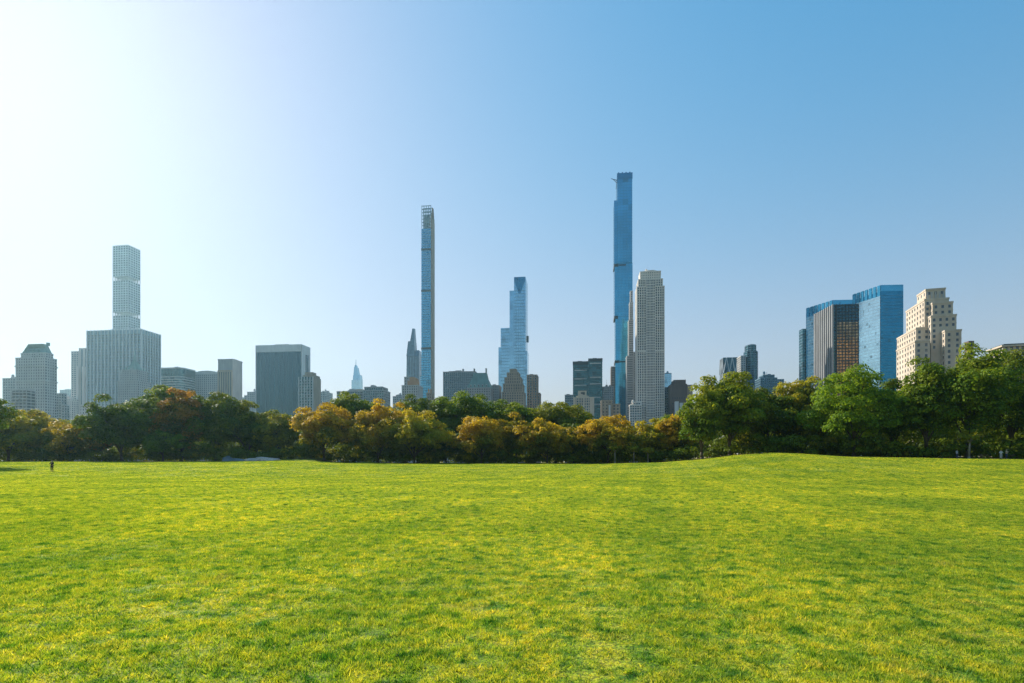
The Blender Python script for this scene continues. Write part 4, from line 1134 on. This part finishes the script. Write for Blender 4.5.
if cand[100:]: rest.build('window', [G_WIN, W_PALE], b.root)['kind'] = 'stuff'
for k, (zz, x, y, a) in enumerate(cand[:100]):
    o = proto if k == 0 else link(proto.copy()); o.parent = b.root
    o.location = (x, y, zz); o.rotation_euler = (0, 0, a)
mb = MB(); (xa, xb, y0, ya, zt) = wins[2]
for i in range(5): mb.box(xa+1+i*(xb-xa-3)/4-.1, xa+1+i*(xb-xa-3)/4+.9, y0-.5, y0+.2, zt-12, zt-3, 0)
mb.build('top_pilasters', [W_PALE], b.root)

b = Bld('flat_roofed_building', 'low beige building with a dark flat overhanging roof at the right edge', 1003, 420, phi=radians(14))
L = b.lx; mb = MB(); x1 = L(1060); zt = b.z(347); xf = -1; d = b.ly(989, 0) if b.ly(989, 0) > 5 else 30
facade(mb, 0, x1, 0, d, Z0, zt, 3.4, 3.6, 1.6, 1.5, cap=0); mb.build('wall', [G_WIN, W_LIME], b.root)
mb = MB(); mb.box(-1.5, x1+1.5, -1.5, d+1.5, zt, zt+1.2, 0); mb.box(1, x1-1, 1, d-1, zt+1.2, zt+2.4, 1); mb.build('roof', [W_LIME, W_DARK], b.root)
b = Bld('roof_tank_block', 'small dark rooftop peeping over the trees right of the terraced limestone house', 969, 430)
mb = MB(); x1 = b.lx(973); facade(mb, 0, x1, 0, 4, Z0, b.z(341.5), 2, 3.4, .9, 1.2); mb.build('wall', [G_DARK, W_BROWN], b.root)

# ------------------------------------------------------------------ rocks, path, people
ROCK = wall('bare_rock', (0.60, 0.48, 0.41), .3, .9, .9, False)
ROCKD = wall('shaded_rock', (0.16, 0.19, 0.20), .3, .8, .9, False)
def rock(name, label, px, Y, w, d, h, mat, seed, sink=.35):
    r = np.random.default_rng(seed)
    bm = bmesh.new(); bmesh.ops.create_icosphere(bm, subdivisions=4, radius=1.0)
    ph = r.random(9)*6.28
    for v in bm.verts:
        c = v.co
        k = 1+.14*sin(3*c.x+ph[0])*cos(3*c.y+ph[1])+.09*sin(7*c.x+ph[2]+4*c.z)+.06*sin(13*c.y+ph[3])*sin(9*c.x+ph[4])+.03*sin(23*c.x+ph[5])
        v.co = (c.x*k*w/2, c.y*k*d/2, c.z*k*h)
    me = bpy.data.meshes.new(name); bm.to_mesh(me); bm.free()
    me.materials.append(mat); o = link(bpy.data.objects.new(name, me))
    x = XW(px, Y); o.location = (x, Y, gz(x, Y)-h*sink); tag(o, label, 'rock')
    return o
rock('rock_outcrop', 'long low pale rock outcrop on the grass rise before the trees', 263, 141.5, 9.5, 3.2, 1.15, ROCK, 3, .2)
rock('rock_outcrop', 'flat darker rock ledge running left from the pale outcrop', 241, 143, 9.0, 3.0, .8, ROCKD, 4, .2)
rock('boulder', 'rounded blue-grey boulder in the shade left of the pale outcrop', 228, 145, 3.0, 2.4, 1.6, ROCKD, 5, .2)
# footpath at the right behind the lawn edge
def strip(name, pxs, off, width, mat, lift=.02):
    mb = MB(); prev = None
    for px in pxs:
        yt = np.interp(px, YPX, YT)+off
        x = XW(px, yt)
        a = (x, yt, gz(x, yt)+lift); c_ = (x*(yt+width)/yt, yt+width, gz(x*(yt+width)/yt, yt+width)+lift)
        i = len(mb.v); mb.v += [a, c_]
        if prev is not None: mb.f.append((prev, i, i+1, prev+1)); mb.m.append(0)
        prev = i
    o = mb.build(name, mat); o['kind'] = 'structure'; return o
PATH = wall('asphalt_path', (0.28, 0.27, 0.25), .15, .9, .5, False)
strip('footpath', range(700, 1260, 6), 4.5, 3.0, PATH, .035)
strip('dirt_path', range(192, 242, 4), -1.5, 1.6, ROCK, .035)

# benches on the path
BWOOD = plain('bench_wood', (0.30, 0.22, 0.15)); BMET = plain('bench_iron', (0.03, 0.035, 0.03), .5)
def bench(px, Y, label):
    x = XW(px, Y); root = empty('park_bench', (x, Y, gz(x, Y)+.02)); tag(root, label, 'bench', 'park benches along the footpath')
    mb = MB()
    for k in range(4): mb.box(-.95, .95, -.22+k*.12, -.13+k*.12, .42, .455, 0)
    mb.build('seat', BWOOD, root)
    mb = MB()
    for k in range(3): mb.box(-.95, .95, .27+k*.02, .30+k*.02, .52+k*.13, .62+k*.13, 0)
    mb.build('backrest', BWOOD, root)
    for sx in (-.8, .8):
        mb = MB(); mb.box(sx-.03, sx+.03, -.22, -.17, 0, .42, 0); mb.box(sx-.03, sx+.03, .2, .25, 0, .9, 0); mb.box(sx-.03, sx+.03, -.22, .25, .38, .418, 0); mb.build('leg', BMET, root)
bench(985, 111.0, 'park bench on the footpath just left of the pair in pale clothes')
bench(1013, 110.5, 'park bench on the footpath just right of the pair in pale clothes')

SKIN = plain('skin', (0.50, 0.32, 0.23), .55); HAIRD = plain('dark_hair', (0.02, 0.015, 0.012), .5); HAIRB = plain('fair_hair', (0.35, 0.24, 0.12), .5)
def skinmesh(name, joints, edges, mat, parent, lev=2, rootv=0):
    me = bpy.data.meshes.new(name)
    me.from_pydata([j[0] for j in joints], edges, [])
    me.materials.append(mat)
    o = link(bpy.data.objects.new(name, me)); o.parent = parent
    sk = o.modifiers.new('skin', 'SKIN'); sk.use_smooth_shade = True
    sl = me.skin_vertices[0].data if len(me.skin_vertices) else None
    if sl is None:
        return o
    for i, j in enumerate(joints):
        r = j[1]; sl[i].radius = (r, r) if not isinstance(r, tuple) else r
        sl[i].use_root = (i == rootv)
    ss = o.modifiers.new('sub', 'SUBSURF'); ss.levels = lev; ss.render_levels = lev
    return o
def ensure_skin(me):
    if not me.skin_vertices:
        bpy.context.view_layer.update()
def person(px, Y, rz, label, top_c, leg_c, hair_m, H=1.74, arms='hold', sit=False, name='person', long_hair=False):
    x = XW(px, Y); root = empty(name, (x, Y, gz(x, Y)), rz); tag(root, label, 'person')
    s = H/1.74; dz = -.42 if sit else 0
    TOP = plain('clothes', top_c, .9); LEG = plain('trousers_cloth', leg_c, .9); SHOE = plain('shoe_leather', (0.03, 0.03, 0.03), .6)
    def S(p): return (p[0]*s, p[1]*s, p[2]*s + (dz if True else 0))
    # joints: 0 pelvis 1 belly 2 chest 3 neck 4 head 5.. arms, legs   (faces -y)
    if arms == 'hold': eL, hL = (.30,-.06,1.18), (.09,-.30,1.32)
    else: eL, hL = (.27,.02,1.14), (.27,-.08,.88)
    kn, an = ((.11,-.44,.90), (.11,-.42,.50)) if sit else ((.12,-.03,.50), (.13,.02,.09))
    J = [(S((0,0,.95)),.135*s), (S((0,0,1.12)),.125*s), (S((0,.01,1.34)),.15*s), (S((0,0,1.49)),.06*s), (S((0,-.01,1.58)),.085*s), (S((0,-.015,1.67)),.09*s)]
    E = [(0,1),(1,2),(2,3),(3,4),(4,5)]
    for sg in (-1, 1):
        b0 = len(J)
        J += [(S((sg*.185,0,1.42)),.062*s), (S((sg*eL[0],eL[1],eL[2])),.046*s), (S((sg*hL[0],hL[1],hL[2])),.032*s), (S((sg*hL[0]*.9,hL[1]-.06,hL[2]+.02)),.03*s)]
        E += [(2,b0),(b0,b0+1),(b0+1,b0+2),(b0+2,b0+3)]
        b1 = len(J)
        J += [(S((sg*.10,0,.88)),.10*s), (S((sg*kn[0],kn[1],kn[2])),.062*s), (S((sg*an[0],an[1],an[2])),.042*s), (S((sg*an[0],an[1]-.15,an[2]-.045)),.035*s)]
        E += [(0,b1),(b1,b1+1),(b1+1,b1+2),(b1+2,b1+3)]
    body = skin_obj('body', J, E, SKIN, root)
    # jacket
    J2 = [(S((0,0,.93)),.165*s), (S((0,0,1.12)),.15*s), (S((0,.01,1.34)),.175*s), (S((0,0,1.45)),.10*s)]; E2 = [(0,1),(1,2),(2,3)]
    for sg in (-1, 1):
        b0 = len(J2); J2 += [(S((sg*.19,0,1.415)),.08*s), (S((sg*eL[0],eL[1],eL[2])),.062*s), (S((sg*(hL[0]*.92+eL[0]*.08),hL[1]*.9+eL[1]*.1,hL[2]*.92+eL[2]*.08)),.046*s)]; E2 += [(2,b0),(b0,b0+1),(b0+1,b0+2)]
    skin_obj('jacket', J2, E2, TOP, root)
    J3 = [(S((0,0,.96)),.155*s)]; E3 = []
    for sg in (-1, 1):
        b0 = len(J3); J3 += [(S((sg*.10,0,.87)),.115*s), (S((sg*kn[0],kn[1],kn[2])),.08*s), (S((sg*an[0],an[1],an[2]+.03)),.062*s)]; E3 += [(0,b0),(b0,b0+1),(b0+1,b0+2)]
    skin_obj('trousers', J3, E3, LEG, root)
    for sg in (-1, 1):
        mb = MB(); a = S((sg*an[0], an[1], an[2])); f_ = [(a[0]-.05, a[1]-.2), (a[0]+.05, a[1]-.2), (a[0]+.052, a[1]+.08), (a[0]-.052, a[1]+.08)]
        t_ = [(a[0]-.035, a[1]-.14), (a[0]+.035, a[1]-.14), (a[0]+.045, a[1]+.06), (a[0]-.045, a[1]+.06)]
        mb.frustum(f_, t_, a[2]-.085, a[2]+.01, 0); mb.build('shoe', SHOE, root)
    bm = bmesh.new(); bmesh.ops.create_icosphere(bm, subdivisions=3, radius=1)
    for v in bm.verts:
        c = v.co.copy(); zf = 1.0
        if c.y < -.35 and c.z < .35: c.y = -.35
        if long_hair and c.z < 0: c.z *= 2.0
        v.co = (c.x*.102*s, c.y*.115*s+.012, c.z*.12*s + S((0,0,1.665))[2])
    me = bpy.data.meshes.new('hair'); bm.to_mesh(me); bm.free(); me.materials.append(hair_m)
    h = link(bpy.data.objects.new('hair', me)); h.parent = root
    mb = MB(); hz = S((0,0,1.63))[2]
    mb.frustum([(-.012,-.125),(.012,-.125),(.012,-.09),(-.012,-.09)], [(-.006,-.108),(.006,-.108),(.006,-.09),(-.006,-.09)], hz-.01, hz+.035, 0)
    mb.build('nose', SKIN, root)
    return root
def skin_obj(name, J, E, mat, parent):
    me = bpy.data.meshes.new(name); me.from_pydata([j[0] for j in J], E, []); me.materials.append(mat)
    o = link(bpy.data.objects.new(name, me)); o.parent = parent
    bm = bmesh.new(); bm.from_mesh(me); lay = bm.verts.layers.skin.verify()
    bm.verts.ensure_lookup_table()
    for i, v in enumerate(bm.verts):
        v[lay].radius = (J[i][1], J[i][1]); v[lay].use_root = (i == 0)
    bm.to_mesh(me); bm.free()
    sk = o.modifiers.new('skin', 'SKIN'); sk.use_smooth_shade = True
    ss = o.modifiers.new('smooth', 'SUBSURF'); ss.levels = 2; ss.render_levels = 2
    return o
person(52, 90, .15, 'figure in black standing alone on the meadow, both hands at the chest', (0.012,0.012,0.014), (0.012,0.012,0.015), HAIRD, 1.72, long_hair=True)
person(957, 108, .5, 'figure in a pale blue top standing in tree shade left of the pale-stemmed young tree', (0.45,0.50,0.58), (0.05,0.07,0.14), HAIRD, 1.7, arms='down')
bench_y = 104.0
person(1001, 104.5, -.4, 'figure in white top and pale trousers beside the person in tan', (0.70,0.68,0.64), (0.50,0.48,0.44), HAIRB, 1.62, arms='hold')
person(1006.5, 105, .5, 'figure in tan jacket and dark trousers beside the person in white', (0.55,0.40,0.26), (0.05,0.06,0.10), HAIRB, 1.78, arms='hold')

# small white canopy under the trees at the left
x = XW(98, 150); root = empty('garden_canopy', (x, 150, gz(x, 150))); tag(root, 'small white pop-up canopy under the dark trees at the left', 'canopy')
CV = plain('white_canvas', (0.75, 0.75, 0.73), .8)
mb = MB(); mb.frustum([(-.75,-.75),(.75,-.75),(.75,.75),(-.75,.75)], [(-.1,-.1),(.1,-.1),(.1,.1),(-.1,.1)], 1.55, 2.0, 0); mb.build('roof', CV, root)
for sx in (-.7, .7):
    for sy in (-.7, .7):
        mb = MB(); mb.bar((sx, sy, 0), (sx, sy, 1.56), .02, n=6); mb.build('leg', BMET, root)

# ------------------------------------------------------------------ haze
HZ = dict(density=0.000075, aniso=0.60)
m, nt, out = newmat('haze_air')
pv = nt.nodes.new('ShaderNodeVolumePrincipled')
pv.inputs['Color'].default_value = (0.50, 0.84, 1.0, 1)
pv.inputs['Density'].default_value = HZ['density']; pv.inputs['Anisotropy'].default_value = HZ['aniso']
nt.links.new(pv.outputs[0], out.inputs['Volume'])
mb = MB(); mb.box(-3050, 3050, -650, 3050, -3, 520, 0); o = mb.build('haze', [m]); tag(o, 'thin pale haze over the park and skyline', 'haze', kind='stuff')

# ------------------------------------------------------------------ light, sky, camera
SUN_AZ, SUN_EL = radians(-47.0), radians(31.5)     # azimuth from +Y, negative = left
SKY_SAT, SKY_GAM, SKY_STR, SKY_W, SKY_GAIN = 1.44, 1.0, 0.105, (5.7, 5.9, 7.2), (2.05, 1.93, 2.32)
w = bpy.data.worlds.new('World'); scene.world = w; w.use_nodes = True
nt = w.node_tree; nt.nodes.clear()
bg = nt.nodes.new('ShaderNodeBackground'); out = nt.nodes.new('ShaderNodeOutputWorld')
sky = nt.nodes.new('ShaderNodeTexSky'); sky.sky_type = 'NISHITA'; sky.sun_disc = False
sky.sun_elevation = SUN_EL; sky.sun_rotation = SUN_AZ
sky.altitude = 0; sky.air_density = 1.9; sky.dust_density = 0.9; sky.ozone_density = 4.5
hs = nt.nodes.new('ShaderNodeHueSaturation'); hs.inputs['Saturation'].default_value = SKY_SAT
ga = nt.nodes.new('ShaderNodeGamma'); ga.inputs['Gamma'].default_value = SKY_GAM
nt.links.new(sky.outputs[0], ga.inputs['Color']); nt.links.new(ga.outputs[0], hs.inputs['Color']); 
def vm(op, a, v):
    n_ = nt.nodes.new('ShaderNodeVectorMath'); n_.operation = op; nt.links.new(a, n_.inputs[0])
    if hasattr(v, 'is_output'): nt.links.new(v, n_.inputs[1])
    else: n_.inputs[1].default_value = v if isinstance(v, tuple) else (v, v, v)
    return n_.outputs[0]
# soft shoulder so the bright sky round the sun does not burn out
up_ = vm('MULTIPLY', hs.outputs[0], SKY_GAIN)
sh_ = vm('DIVIDE', up_, vm('ADD', vm('DIVIDE', up_, SKY_W), 1.0))
nt.links.new(sh_, bg.inputs[0]); bg.inputs[1].default_value = SKY_STR
nt.links.new(bg.outputs[0], out.inputs[0])
sd = bpy.data.lights.new('sun', 'SUN'); sd.energy = 5.0; sd.angle = radians(.53); sd.color = (1.0, .93, .82)
so = link(bpy.data.objects.new('sun', sd))
from mathutils import Vector
sdir = Vector((sin(SUN_AZ)*cos(SUN_EL), cos(SUN_AZ)*cos(SUN_EL), sin(SUN_EL)))
so.rotation_euler = (-sdir).to_track_quat('-Z', 'Y').to_euler(); so.location = (-200, 200, 300)

cd = bpy.data.cameras.new('camera'); cd.sensor_width = 36; cd.lens = F/1024*36
cd.shift_y = (HY-341.5)/1024; cd.clip_start = .1; cd.clip_end = 9000
co = link(bpy.data.objects.new('camera', cd)); co.location = (0, 0, CAMZ); co.rotation_euler = (pi/2, 0, 0)
scene.camera = co
scene.view_settings.view_transform = 'Standard'; scene.view_settings.look = 'None'
scene.view_settings.exposure = 0.65; scene.view_settings.gamma = 1.0
scene.cycles.use_denoising = True; scene.cycles.denoiser = 'OPENIMAGEDENOISE'; scene.cycles.denoising_input_passes = 'RGB_ALBEDO_NORMAL'; scene.cycles.denoising_prefilter = 'NONE'; scene.cycles.diffuse_bounces = 3; scene.cycles.max_bounces = 8; scene.cycles.volume_bounces = 1; scene.cycles.transparent_max_bounces = 8
